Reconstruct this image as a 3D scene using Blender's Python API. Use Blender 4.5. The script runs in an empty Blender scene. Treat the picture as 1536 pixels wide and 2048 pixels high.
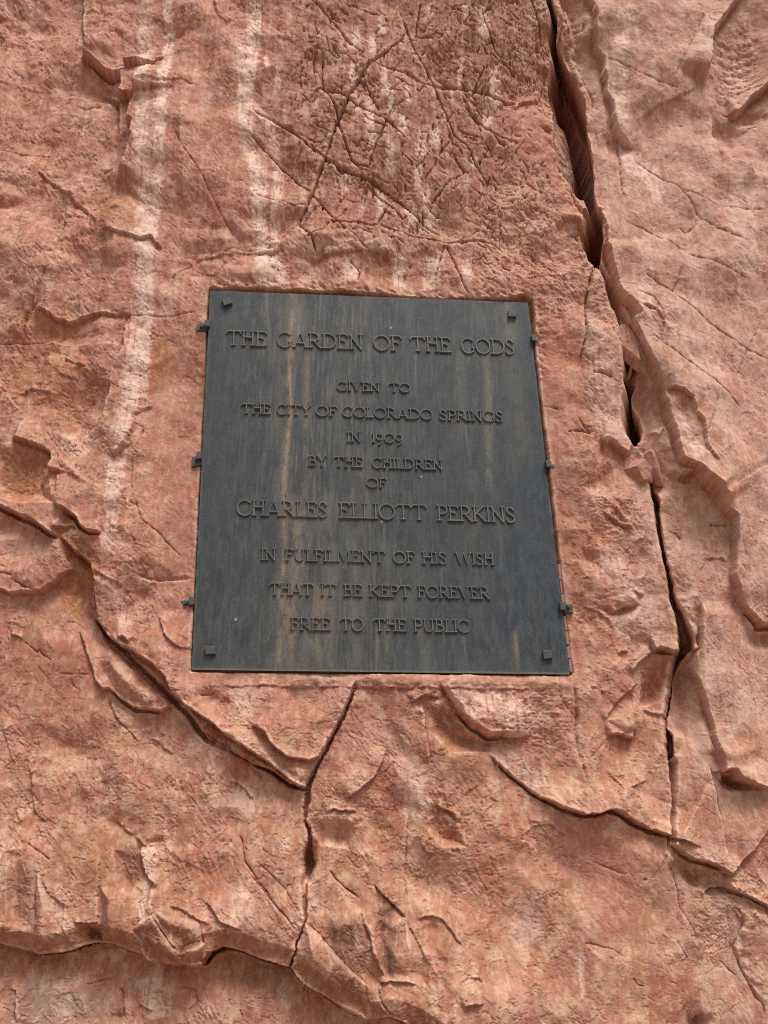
import bpy, math, random
import numpy as np
from mathutils import Vector, Matrix

random.seed(7)
rng = np.random.default_rng(11)
C = bpy.context.scene.collection
scene = bpy.context.scene

# ------------------------------------------------------------------ camera, sky, sun, exposure
CAM = np.array([0.3781, -2.1278, 1.60])
DIR = np.array([0.05395, 0.93582, 0.34833]); DIR /= np.linalg.norm(DIR)
UP = np.array([-0.02338, -0.34756, 0.93737])
UP = UP - DIR * (UP @ DIR); UP /= np.linalg.norm(UP)
RIGHT = np.cross(DIR, UP)
FPX = 1600.0
cam_data = bpy.data.cameras.new('camera')
cam = bpy.data.objects.new('camera', cam_data); C.objects.link(cam)
cam_data.sensor_fit = 'VERTICAL'; cam_data.sensor_height = 36.0; cam_data.sensor_width = 27.0
cam_data.lens = FPX / 2048.0 * 36.0
cam_data.clip_start = 0.05; cam_data.clip_end = 500
m = Matrix(((RIGHT[0], UP[0], -DIR[0], CAM[0]), (RIGHT[1], UP[1], -DIR[1], CAM[1]),
            (RIGHT[2], UP[2], -DIR[2], CAM[2]), (0, 0, 0, 1)))
cam.matrix_world = m
scene.camera = cam
scene.render.resolution_x = 768; scene.render.resolution_y = 1024

SUN_EL = math.radians(63); SUN_AZ = math.radians(26)     # azimuth to the right of the wall's outward normal
sdir = Vector((math.sin(SUN_AZ) * math.cos(SUN_EL), -math.cos(SUN_AZ) * math.cos(SUN_EL), math.sin(SUN_EL)))
world = bpy.data.worlds.new('World'); scene.world = world; world.use_nodes = True
nt = world.node_tree; nt.nodes.clear()
sky = nt.nodes.new('ShaderNodeTexSky'); sky.sky_type = 'NISHITA'; sky.sun_disc = False
sky.sun_elevation = SUN_EL; sky.sun_rotation = math.atan2(sdir.x, sdir.y)
sky.air_density = 1.0; sky.dust_density = 4.0; sky.ozone_density = 1.0
hsv = nt.nodes.new('ShaderNodeHueSaturation'); hsv.inputs['Saturation'].default_value = 0.25   # overcast: a nearly colourless sky
bg = nt.nodes.new('ShaderNodeBackground'); bg.inputs['Strength'].default_value = 0.052
wo = nt.nodes.new('ShaderNodeOutputWorld')
nt.links.new(sky.outputs[0], hsv.inputs['Color']); nt.links.new(hsv.outputs[0], bg.inputs['Color']); nt.links.new(bg.outputs[0], wo.inputs[0])
sl = bpy.data.lights.new('sun', 'SUN'); sl.energy = 1.5; sl.angle = math.radians(22); sl.color = (1.0, 0.95, 0.88)
so = bpy.data.objects.new('sun', sl); C.objects.link(so); so.rotation_euler = (-sdir).to_track_quat('-Z', 'Y').to_euler()
so.location = (1, -3, 6)
scene.view_settings.view_transform = 'Standard'; scene.view_settings.look = 'None'
scene.view_settings.exposure = 0.95; scene.view_settings.gamma = 1.0
scene.render.engine = 'CYCLES'
scene.cycles.use_denoising = False; scene.cycles.filter_width = 1.0; scene.cycles.use_adaptive_sampling = False
scene.cycles.max_bounces = 6; scene.cycles.diffuse_bounces = 4

# ------------------------------------------------------------------ wall chart: the rock face is charted by (a, b); chart -> point of the wall's mean plane y = 0
def chart(a, b):
    a = np.asarray(a, float); b = np.asarray(b, float)
    dx = (a - 768.0) / FPX; dz = -(b - 1024.0) / FPX
    d = [DIR[i] + RIGHT[i] * dx + UP[i] * dz for i in range(3)]
    t = -CAM[1] / d[1]
    return CAM[0] + d[0] * t, CAM[2] + d[2] * t
def W(a, b, h=0.0):
    x, z = chart(a, b)
    return Vector((float(x), -h, float(z)))

# ------------------------------------------------------------------ numpy noise
PERM = rng.permutation(4096)
_ga = rng.uniform(0, 2*np.pi, 512*512)
GTX = np.cos(_ga).astype(np.float32); GTY = np.sin(_ga).astype(np.float32)
def perlin(x, y, seed=0):
    x = np.asarray(x, np.float32); y = np.asarray(y, np.float32)
    fx = np.floor(x); fy = np.floor(y); xf = x - fx; yf = y - fy
    ox, oy = (seed*197+31) % 509, (seed*89+57) % 503
    xi = (fx.astype(np.int32)+ox) & 511; yi = ((fy.astype(np.int32)+oy) & 511) << 9
    x1 = (xi+1) & 511; y1 = (yi+512) & 262143
    u = xf*xf*xf*(xf*(xf*6-15)+10); v = yf*yf*yf*(yf*(yf*6-15)+10)
    def dot(i, dx, dy): return GTX.take(i)*dx + GTY.take(i)*dy
    n00 = dot(xi+yi, xf, yf); n10 = dot(x1+yi, xf-1, yf); n01 = dot(xi+y1, xf, yf-1); n11 = dot(x1+y1, xf-1, yf-1)
    a = n00 + u*(n10-n00); b = n01 + u*(n11-n01)
    return (a + v*(b-a)) * 1.5
def fbm(x, y, seed=0, octs=4, gain=0.5):
    s = 0; amp = 1; tot = 0
    for k in range(octs):
        s = s + amp*perlin(x*2**k, y*2**k, seed+k*7); tot += amp; amp *= gain
    return s/tot
def ridged(x, y, seed=0, octs=4):
    s = 0; amp = 1; tot = 0
    for k in range(octs):
        s = s + amp*(1-2*np.abs(perlin(x*2**k, y*2**k, seed+k*5))); tot += amp; amp *= 0.55
    return s/tot
def cells(x, y, seed=0, jit=0.9):
    """worley: f1, f2, two random values of the nearest cell and offset to its centre"""
    xi = np.floor(x).astype(np.int32); yi = np.floor(y).astype(np.int32)
    f1 = np.full(x.shape, 9.0, np.float32); f2 = f1.copy(); r1 = np.zeros_like(f1); r2 = r1.copy(); ox = r1.copy(); oy = r1.copy()
    for di in (-1, 0, 1):
        for dj in (-1, 0, 1):
            cx = xi+di; cy = yi+dj
            h = PERM[(PERM[(cx+seed*37) & 4095] + cy) & 4095]; h2 = PERM[(h+991) & 4095]
            px = cx + 0.5 + jit*(h/4096-0.5); py = cy + 0.5 + jit*(h2/4096-0.5)
            dx = (x-px).astype(np.float32); dy = (y-py).astype(np.float32)
            d = np.sqrt(dx*dx+dy*dy)
            near = d < f1
            f2 = np.where(near, f1, np.minimum(f2, d))
            r1 = np.where(near, PERM[(h+77) & 4095]/4096, r1); r2 = np.where(near, PERM[(h2+177) & 4095]/4096, r2)
            ox = np.where(near, dx, ox); oy = np.where(near, dy, oy)
            f1 = np.where(near, d, f1)
    return f1, f2, r1, r2, ox, oy
def sstep(e0, e1, x):
    t = np.clip((x-e0)/(e1-e0), 0, 1); return t*t*(3-2*t)

# ------------------------------------------------------------------ the rock's tessellation
STEP = 1.72
def axis(lo, hi, far_lo, far_hi):
    mid = np.arange(lo, hi, STEP)
    g = 1.12; left = []; p = lo; s = STEP*1.5
    while p > far_lo: p -= s; s *= g; left.append(p)
    right = []; p = mid[-1]; s = STEP*1.5
    while p < far_hi: p += s; s *= g; right.append(p)
    return np.array(left[::-1] + list(mid) + right)
A = axis(-14, 1550, -900, 2500).astype(np.float64)
B = axis(-14, 2062, -420, 3150).astype(np.float64)
NA, NB = len(A), len(B)
ga, gb = np.meshgrid(A, B)
# the mesh columns run along the great fissure, so its walls stay clean
FIS = [(1090, -9999), (1092, -15), (1096, 20), (1107, 81), (1119, 105), (1137, 145), (1160, 203), (1170, 270), (1178, 338), (1182, 400), (1187, 440), (1190, 530), (1200, 548), (1219, 602), (1236, 649), (1243, 690), (1256, 765), (1263, 832),
       (1270, 882), (1298, 937), (1311, 1000), (1326, 1112), (1341, 1186), (1366, 1270), (1360, 1322), (1349, 1406), (1341, 1474), (1348, 1561), (1343, 1638), (1334, 1700)]
_f = np.interp(B, [p[1] for p in FIS], [p[0] for p in FIS]); _k = np.hanning(9); _k /= _k.sum()
_f = np.convolve(np.pad(_f, 4, mode='edge'), _k, 'valid')
F0 = 1235.0; _u = np.clip(np.abs(ga-F0)/430.0, 0, 1)
ga = ga + (_f-F0)[:, None]*(1-_u*_u*(3-2*_u))
wx, wz = chart(ga, gb)
mx = (wx*1000).astype(np.float32); mz = (-wz*1000).astype(np.float32)      # millimetres on the wall, down positive
sc = (chart(ga+1, gb)[0] - chart(ga, gb)[0])                              # metres per chart unit
ga = ga.astype(np.float32); gb = gb.astype(np.float32)
# broken edges: traced lines wander with this warp
wa = ga + 5.0*fbm(mx/42, mz/42, 3, 3) + 1.9*fbm(mx/9, mz/9, 5, 3)
wb = gb + 5.0*fbm(mx/42, mz/42, 13, 3) + 1.9*fbm(mx/9, mz/9, 15, 3)
wlo = (ga + 3.6*fbm(mx/70, mz/70, 3, 2), gb + 3.6*fbm(mx/70, mz/70, 13, 2))       # broad wander only, for the deep fissures
wmd = (ga + 3.6*fbm(mx/60, mz/60, 3, 3) + 1.1*fbm(mx/12, mz/16, 5, 2), gb + 3.6*fbm(mx/60, mz/60, 13, 3) + 1.1*fbm(mx/16, mz/12, 15, 2))
wjt = (ga + 0.3*(wa-ga), gb + 0.3*(wb-gb))                                          # joints run nearly straight
vary = 0.6+0.75*np.clip(fbm(mx/46, mz/46, 17, 3)+0.75, 0, 1.5)                      # how fresh an edge is along its run
vary3 = 0.75+0.5*np.clip(fbm(mx/120, mz/120, 18, 1)+0.6, 0, 1.2)
vary2 = np.clip(0.75+1.5*fbm(mx/24, mz/24, 19, 3), 0, 1.5)
Hh = np.zeros_like(ga)
DIP = np.zeros_like(ga)      # depth of the great fissure, which dips to the right behind the slab

GROW = ga.astype(np.float64)
def win(x0, x1, y0, y1):
    j0 = max(0, np.searchsorted(B, y0)-1); j1 = min(NB, np.searchsorted(B, y1)+1)
    js = (j0, (j0+j1)//2, j1-1) if j1-j0 < 60 else range(j0, j1, max(1, (j1-j0)//14))
    js = [min(NB-1, max(0, j)) for j in js]
    i0 = max(0, min(np.searchsorted(GROW[j], x0) for j in js)-3); i1 = min(NA, max(np.searchsorted(GROW[j], x1) for j in js)+3)
    return slice(j0, j1), slice(i0, i1)
def poly_dist(pts, m, warp=True, closed=False):
    """distance, signed by side (+ = traveller's left), 0..1 along, and width interpolation, in a window"""
    P = np.array([(p[0], p[1]) for p in pts], np.float32)
    Wd = np.array([(p[2] if len(p) > 2 else 1.0) for p in pts], np.float32)
    w = win(P[:, 0].min()-m-8, P[:, 0].max()+m+8, P[:, 1].min()-m-8, P[:, 1].max()+m+8)
    SX, SY = {True: (wa, wb), False: (ga, gb), 'lo': wlo, 'joint': wjt, 'mid': wmd}[warp]
    X = SX[w]; Y = SY[w]
    best = np.full(X.shape, 1e9, np.float32); sg = np.ones_like(best); tt = np.zeros_like(best); ww = np.ones_like(best)
    seg = np.diff(P, axis=0); ln = np.sqrt((seg**2).sum(1))+1e-6; cum = np.concatenate([[0], np.cumsum(ln)]); tan = seg/ln[:, None]
    n = len(seg)
    for k in range(n):
        dx = X-P[k, 0]; dy = Y-P[k, 1]
        t = (dx*seg[k, 0]+dy*seg[k, 1])/(ln[k]**2); tc = np.clip(t, 0, 1)
        ex = dx-tc*seg[k, 0]; ey = dy-tc*seg[k, 1]
        d = np.sqrt(ex*ex+ey*ey)
        tp = tan[k-1] if k > 0 else tan[k]; tn = tan[k+1] if k < n-1 else tan[k]
        ta = tan[k]+tp; tb = tan[k]+tn
        cx = np.where(t < 0, ta[0], np.where(t > 1, tb[0], tan[k, 0])); cy = np.where(t < 0, ta[1], np.where(t > 1, tb[1], tan[k, 1]))
        s = -(cx*ey-cy*ex)
        u = d < best
        best = np.where(u, d, best); sg = np.where(u, np.where(s >= 0, 1.0, -1.0), sg)
        tt = np.where(u, (cum[k]+tc*ln[k])/cum[-1], tt); ww = np.where(u, Wd[k]+(Wd[k+1]-Wd[k])*tc, ww)
    return w, best, sg, tt, ww
def taper(t, e=0.16, e2=None):
    e2 = e if e2 is None else e2
    r = np.ones_like(t)
    if e > 0: r = r*sstep(0, e, t)
    if e2 > 0: r = r*sstep(0, e2, 1-t)
    return r
def L(h, w, pts, e=0.16, e2=None, under=0.35, chin=0, p=1.3):
    """ledge: the traveller's left hand side stands proud by h and dies out over w"""
    mode = 'mid' if h > 14 else True
    h = h*(0.8 if h < 12 else 1.0); w = w*(1.35 if 8 < h < 40 else 1)
    wd, d, s, t, ww = poly_dist(pts, w*1.6+4, mode)
    f = taper(t, e, e2)*ww*((vary3[wd] if h > 5.5 else vary2[wd]) if h < 21 else 1)
    up = h*np.clip(1-d/w, 0, 1)**p*sstep(-0.5, 1.2+0.07*h, d)
    if chin: up = up-h*0.6*np.clip(1-d/chin, 0, 1)
    dn = -h*under*np.exp(-d/(0.22*w+2))*np.clip(1.6-d/w, 0, 1)
    Hh[wd] += np.where(d < w*1.6, f*np.where(s > 0, up, dn), 0)
def K(dep, w, pts, e=0.12, e2=None, p=1.0, warp=None):
    """crack: v-shaped groove of half width w (third value of a point scales it)"""
    mw = max([(q[2] if len(q) > 2 else 1.0) for q in pts])*w
    deep = len(pts[0]) > 2
    if warp is None: warp = 'mid' if deep else 'joint'
    wd, d, s, t, ww = poly_dist(pts, mw*2+4, warp)
    f = taper(t, e, e2)
    if not deep: ww = ww*(0.45+0.6*vary2[wd])
    if deep:
        q = dep*f*(0.3+0.7*w*ww/mw)*(1-sstep(0.25, 1.0, d/(w*ww*1.1+1e-3)))
        Hh[wd] += -q
        if dep > 60: DIP[wd] = np.maximum(DIP[wd], q)
    else:
        f = f*vary[wd]
        Hh[wd] += -(0.95+0.75*m_top[wd])*dep*f*(0.4+0.6*vary2[wd])*np.clip(1-d/(w*ww*0.62+1e-3), 0, 1)**p - 0.16*dep*f*np.exp(-(d/(w*ww*1.6))**2)
def flank(dep, side, pts, p=1.8, e=0.12):
    """one side of a fissure leans into it: side +1 traveller's left, -1 right"""
    mw = max(q[2] for q in pts)
    wd, d, s, t, ww = poly_dist(pts, mw+6, 'mid')
    Hh[wd] += np.where(s*side > 0, -dep*taper(t, e)*np.clip(1-d/ww, 0, 1)**p, 0)
def soft(h, w, pts, e=0.2):
    wd, d, s, t, ww = poly_dist(pts, w*3)
    Hh[wd] += h*taper(t, e)*vary[wd]*np.exp(-(d/(w*ww))**2)
def blob(x, y, rx, ry, h, ang=0, pw=2.0, clip=3.0):
    r = max(rx, ry)*clip
    w = win(x-r, x+r, y-r, y+r)
    X = wa[w]-x; Y = wb[w]-y; a = math.radians(ang); c, s_ = math.cos(a), math.sin(a)
    q = np.sqrt(((X*c+Y*s_)/rx)**2+((-X*s_+Y*c)/ry)**2)
    Hh[w] += h*np.exp(-q**pw)
def inside(pts, X, Y):
    r = np.zeros(X.shape, bool); n = len(pts)
    for i in range(n):
        x0, y0 = pts[i]; x1, y1 = pts[(i+1) % n]
        if y0 == y1: continue
        c = ((y0 > Y) != (y1 > Y)) & (X < (x1-x0)*(Y-y0)/(y1-y0)+x0)
        r ^= c
    return r

# ---- masks of different rock character (chart positions of real places on the face)
def disc(x, y, rx, ry, ang=0, soft_=1.0):
    a = math.radians(ang); X = wa-x; Y = wb-y
    q = np.sqrt(((X*math.cos(a)+Y*math.sin(a))/rx)**2+((-X*math.sin(a)+Y*math.cos(a))/ry)**2)
    return 1-sstep(1-0.35*soft_, 1+0.35*soft_, q)
m_top = disc(810, 200, 260, 330)                          # fine-grained dark red face crossed by joints
m_crk = np.maximum(disc(1055, 80, 50, 140), 0.5*disc(1000, 440, 110, 110))    # columnar crackle beside the fissure
m_right = sstep(1235, 1330, ga + 0.12*(1200-gb))          # pale slab right of the fissure
m_smooth = np.maximum.reduce([0.9*disc(345, 900, 55, 320), 0.85*disc(1120, 800, 50, 190), 0.8*disc(1250, 1850, 150, 190), 0.75*disc(130, 1330, 130, 130), 0.88*m_right, 0.8*disc(120, 1080, 100, 90), 0.6*disc(430, 250, 60, 260), 0.6*disc(700, 1480, 60, 110), 0.7*disc(1180, 1450, 70, 50), 0.5*disc(310, 350, 60, 400)])
m_rough = np.maximum.reduce([disc(1090, 600, 60, 90), disc(150, 1100, 40, 40, 40), disc(1230, 1040, 55, 45), disc(1050, 1430, 100, 70), disc(500, 1480, 80, 40, 30), disc(1450, 1770, 100, 50, 30),
                             disc(1420, 1850, 45, 70), disc(1210, 600, 40, 80, -20), disc(1480, 110, 60, 90), 0.8*disc(700, 1600, 60, 60), 0.8*disc(900, 1660, 60, 60)])

# ---- broad relief
Hh += 16*fbm(mx/620, mz/620, 21, 3) + 9*fbm(mx/190, mz/240, 25, 3)
amp = 1-0.55*m_smooth-0.35*m_top
Hh += amp*5.5*ridged(mx/120+0.3*mz/200, mz/150, 31, 3)*0.6
# facets: tilted broken planes at three sizes
qx = mx+30*fbm(mx/130, mz/130, 41, 2); qz = mz+30*fbm(mx/130, mz/130, 43, 2)
VT = rng.uniform(-1, 1, 512*512).astype(np.float32)
def tri(x, y, seed):
    """continuous faceted relief: plane triangles between random corner heights"""
    fx = np.floor(x); fy = np.floor(y); xf = x-fx; yf = y-fy
    xi = (fx.astype(np.int32)+seed*67) & 511; yi = ((fy.astype(np.int32)+seed*41) & 511) << 9; x1 = (xi+1) & 511; y1 = (yi+512) & 262143
    a, b, c, d = VT.take(xi+yi), VT.take(x1+yi), VT.take(xi+y1), VT.take(x1+y1)
    return np.where(xf > yf, a+(b-a)*xf+(d-b)*yf, a+(c-a)*yf+(d-c)*xf)
for size, hgt, seed, an in ((330, 22, 50, .5), (170, 14, 51, -.35), (84, 10.5, 52, .9), (44, 5.6, 53, -.7), (23, 1.7, 54, .2), (11, .5, 55, 1.1)):
    ca_, sa_ = math.cos(an), math.sin(an); k_ = 0.09*size
    qx = mx+k_*fbm(mx/size, mz/size, seed+200, 2); qz = mz+k_*fbm(mx/size, mz/size, seed+230, 2)
    keep = 1-(0.45 if size > 60 else 0.7)*m_smooth-(0.35 if size > 60 else 0.55)*m_top
    if size < 60: keep = keep*(0.2+0.95*sstep(-0.15, 0.25, fbm(mx/(size*4+50), mz/(size*4+50), seed+3, 3)))
    Hh += hgt*keep*tri((qx*ca_+qz*sa_)/size, (-qx*sa_+qz*ca_)/(size*1.35)+0.35*(qx*ca_+qz*sa_)/size, seed)
# overlapping scales left by peeling layers: each swells downward and breaks off below
def peel(lam, A, h, seed, patch, ang=0.0, lo=-0.1, hi=0.3, ex=2.0):
    ca, sa = math.cos(ang), math.sin(ang)
    q = (-mx*sa+mz*ca)/lam + A*fbm(mx/(lam*1.5), mz/(lam*1.3), seed, 4, 0.55)
    fr = q-np.floor(q); edge = sstep(1.0, 0.955, fr)
    side = h*(fr**ex)*edge
    return side*sstep(lo, hi, fbm(mx/(lam*patch), mz/(lam*patch), seed+9, 3))
calm = sstep(-0.25, 0.3, fbm(mx/150, mz/170, 199, 3))            # stretches of undisturbed bedding surface between broken ones
pk = (1-0.75*m_smooth-0.7*m_top)*(0.25+0.75*calm)
Hh += pk*(peel(170, 1.5, 2.6, 141, 1.6, 0.15, 0.0, 0.3) + peel(90, 1.4, 1.1, 151, 2.0, -0.3, 0.0, 0.3) + peel(38, 1.5, 0.6, 161, 2.2, 0.2, 0.0, 0.3))
Hh += (1-0.6*m_smooth-0.4*m_top)*(0.15+0.85*calm)*(peel(18, 1.6, 0.85, 171, 3.0, 0.0, -0.1, 0.3) + peel(10, 1.5, 0.5, 181, 4.0, 0.1, -0.1, 0.3))
Hh += m_right*peel(60, 1.4, 0.8, 191, 2.0, 1.9) + m_top*peel(40, 2.2, 1.8, 193, 2.0, 0.6)
# surface grain
patchy = sstep(-0.12, 0.2, fbm(mx/95, mz/120, 307, 4, 0.6))
fine = (1-0.5*m_smooth)*(0.28+0.72*patchy)*(1-0.7*m_top)
Hh += fine*1.5*fbm(mx/34, mz/44, 61, 3)
Hh += fine*0.32*ridged(mx/13, mz/17, 65, 3)
cm = sstep(-0.1, 0.15, fbm(mx/80, mz/95, 303, 4, 0.6))*fine
Hh += (1-0.6*m_top)*cm*(0.5*tri(mx/7+0.4*fbm(mx/20, mz/20, 304, 2), mz/8, 61)+0.25*tri(mx/4.3, mz/4.9+.5*mx/4.3, 62))
Hh += (0.26*fbm(mx/5.5, mz/8, 67, 2))*fine*(0.6+0.6*sstep(-0.2, 0.3, fbm(mx/60, mz/60, 69, 2)))
# hairline cracks that wander with the grain of the stone, and hackle marks where slabs sheared off
def veins(sx, sz, ang, t, dep, seed, patch, msk=1.0):
    ca, sa = math.cos(ang), math.sin(ang)
    U = (mx*ca+mz*sa); Vv = (-mx*sa+mz*ca)
    U2 = U+9*fbm(mx/45, mz/45, seed+5, 2); V2 = Vv+9*fbm(mx/45, mz/45, seed+6, 2)
    n = fbm(U2/sx, V2/sz, seed, 3, 0.45)
    ln = np.clip(1-np.abs(n)/t, 0, 1)
    m_ = sstep(0.02, 0.2, fbm(mx/patch, mz/patch, seed+11, 3))*msk
    return -dep*ln*m_ + 0.5*dep*np.where(n > 0, np.exp(-n/(4*t)), 0)*m_
_v = Hh.copy()
Hh += veins(34, 90, 0.15, .045, 2.4, 401, 90, 1-0.6*m_smooth) + veins(80, 26, -0.5, .04, 2.0, 403, 80, 1-0.5*m_smooth) + veins(90, 30, 0.65, .04, 2.2, 405, 100, 1-0.5*m_smooth) + veins(20, 44, 0.9, .07, 1.4, 407, 60, 1-0.6*m_smooth) + veins(46, 16, 0.1, .07, 1.5, 409, 60, 1-0.6*m_smooth)
Hh = _v+(Hh-_v)*(1-0.65*m_top)
hk = sstep(0.0, 0.2, fbm(mx/120, mz/120, 420, 3))
Hh += hk*(1-0.4*m_smooth)*1.5*ridged((mx*.94+mz*.34+10*fbm(mx/70, mz/70, 421, 2))/14, (-mx*.34+mz*.94)/75, 422, 2)
hk2 = sstep(0.05, 0.25, fbm(mx/130, mz/130, 424, 3))
Hh += hk2*(1-0.4*m_smooth)*1.5*ridged((mx*.8-mz*.6+10*fbm(mx/70, mz/70, 425, 2))/13, (mx*.6+mz*.8)/70, 426, 2)
# vertical flutes of the run-off
flute = fbm(mx/15, mz/340, 71, 3)
Hh += flute*0.8*(0.35+0.8*m_top+0.5*m_right)
Hh += m_rough*(2.3*ridged(mx/26+0.5*fbm(mx/50, mz/50, 81, 2), mz/20, 83, 3)+2.0*ridged(mx/9, mz/8, 85, 2))
# layered striation that dips to the right on the right-hand slab
Hh += m_right*0.35*ridged((mx*0.9+mz*0.35)/24, (mz*0.9-mx*0.3)/110, 87, 3)
# crackle: small columns
f1, f2, *_ = cells((mx+0.15*mz+4*fbm(mx/20, mz/20, 91, 2))/9.5, mz/34, 92)
Hh += -m_crk*4.0*np.clip(1-(f2-f1)*4.0, 0, 1)**1.2*sstep(-0.3, 0.1, fbm(mx/50, mz/50, 93, 2))
f1, f2, r1, *_ = cells((mx+8*fbm(mx/30, mz/30, 95, 2))/42, (mz+8*fbm(mx/30, mz/30, 96, 2))/52, 97)
msk = 0.75*m_top*sstep(-0.2, 0.25, fbm(mx/120, mz/120, 98, 2))
Hh += -msk*3.4*np.clip(1-(f2-f1)*12, 0, 1) + msk*0.5*(r1-0.5)

# ---- broken planes: real faces of the rock that look down, up or aside
def plane(pts, gx, gy, h0=0.0, ed=5.0, k=1.0):
    xs = [p[0] for p in pts]; ys = [p[1] for p in pts]; cx = sum(xs)/len(xs); cy = sum(ys)/len(ys)
    ar = math.sqrt((max(xs)-min(xs))*(max(ys)-min(ys))); ed = (0.30 if abs(gx)+abs(gy) < .24 else 0.2)*ar; h0 = h0*(.6 if abs(gx)+abs(gy) < .24 else 1)
    wd, d, s_, t, _ = poly_dist(list(pts)+[pts[0]], 6, 'mid')
    X = wmd[0][wd]; Y = wmd[1][wd]; ins_ = inside(pts, X, Y)
    # the polygon's own extent may exceed the distance window only inside; distance is exact there
    m_ = ins_*np.where(abs(gx)+abs(gy) < .24, sstep(0, ed, d), np.clip(d/ed, 0, 1)**.8)
    pl = gx*(X-cx)+gy*(Y-cy)
    Hh[wd] = Hh[wd]+m_*k*(pl+h0)

# ---- random spalls: short curved ledges, proud above and broken below
def spalls(n, box, lmin, lmax, hmin, hmax, ang0=0, angs=35, mask=None, down=0.82):
    for _ in range(n):
        x = rng.uniform(box[0], box[2]); y = rng.uniform(box[1], box[3])
        if mask is not None:
            j = min(NB-1, np.searchsorted(B, y)); i = min(NA-1, np.searchsorted(A, x))
            if rng.random() > mask[j, i]: continue
        l = lmin*(lmax/lmin)**(rng.random()**1.4); h = hmin*(hmax/hmin)**(rng.random()**1.3)
        a = math.radians(ang0+rng.normal(0, angs)); k = rng.normal(0, 0.5)/l
        up = 1 if rng.random() < down else -1
        r = l*1.15
        w = win(x-r, x+r, y-r, y+r)
        X = wa[w]-x; Y = wb[w]-y
        u = X*math.cos(a)+Y*math.sin(a); v = (-X*math.sin(a)+Y*math.cos(a)) - k*u*u
        f = np.clip(1-(u/l)**2, 0, 1)**1.2
        wd = l*0.55
        Hh[w] += h*f*np.where(v*up < 0, np.clip(1+v*up/wd, 0, 1)**1.8*sstep(-0.4, 2.4, np.abs(v)), -0.5*np.exp(-np.abs(v)/(1.6+0.05*l)))
nm = 1-0.55*m_smooth-0.75*m_top-0.35*m_right
chipm = nm*sstep(-0.12, 0.12, fbm(mx/110, mz/110, 301, 4, 0.6))
spalls(3600, (-10, -10, 1546, 2058), 2.5, 10, 0.5, 1.9, mask=chipm)
spalls(900, (-10, -10, 1546, 2058), 8, 24, 0.8, 2.4, mask=chipm)
spalls(260, (-10, 0, 560, 1030), 3, 12, 0.6, 1.8, 0, 25)
spalls(260, (600, 1380, 1330, 1700), 3, 13, 0.7, 2.0, 20, 40)
spalls(160, (0, 1400, 620, 1900), 3, 13, 0.7, 2.0, 30, 40)
spalls(420, (1150, 560, 1370, 1520), 3, 14, 0.8, 2.4, 15, 45)
spalls(160, (1250, -10, 1546, 1300), 4, 20, 0.6, 1.6, -10, 40)
spalls(400, (960, 380, 1110, 640), 5, 20, 1.5, 4.0, 50, 30)
# ---- random hairline joints
BW = 1
def hairs(n, box, l0, l1, dep, angs, mask=None):
    for _ in range(n):
        x = rng.uniform(box[0], box[2]); y = rng.uniform(box[1], box[3])
        if mask is not None:
            j = min(NB-1, np.searchsorted(B, y)); i = min(NA-1, np.searchsorted(A, x))
            if rng.random() > mask[j, i]: continue
        a = math.radians(random.choice(angs)+rng.normal(0, 9)); l = l0*(l1/l0)**rng.random()
        pts = [(x, y)]
        for k in range(4):
            a2 = a+rng.normal(0, 0.22)
            pts.append((pts[-1][0]+math.cos(a2)*l/4, pts[-1][1]+math.sin(a2)*l/4))
        K(dep*rng.uniform(0.4, 0.95), 2.6, pts, 0.3)
hairs(750, (590, 0, 1090, 560), 10, 60, 3.8, (35, 35, 125, 118, 95), m_top)
hairs(50, (1200, 0, 1536, 1000), 20, 90, 1.3, (35, 120, 95, 60))
hairs(70, (0, 0, 600, 1400), 12, 45, 1.3, (40, 95, 5, 120))
hairs(70, (600, 1380, 1536, 2048), 12, 50, 1.4, (45, 95, 75, 120, 5))
hairs(140, (940, 300, 1120, 640), 10, 50, 4.0, (35, 60, 120, 90, 50))

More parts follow.
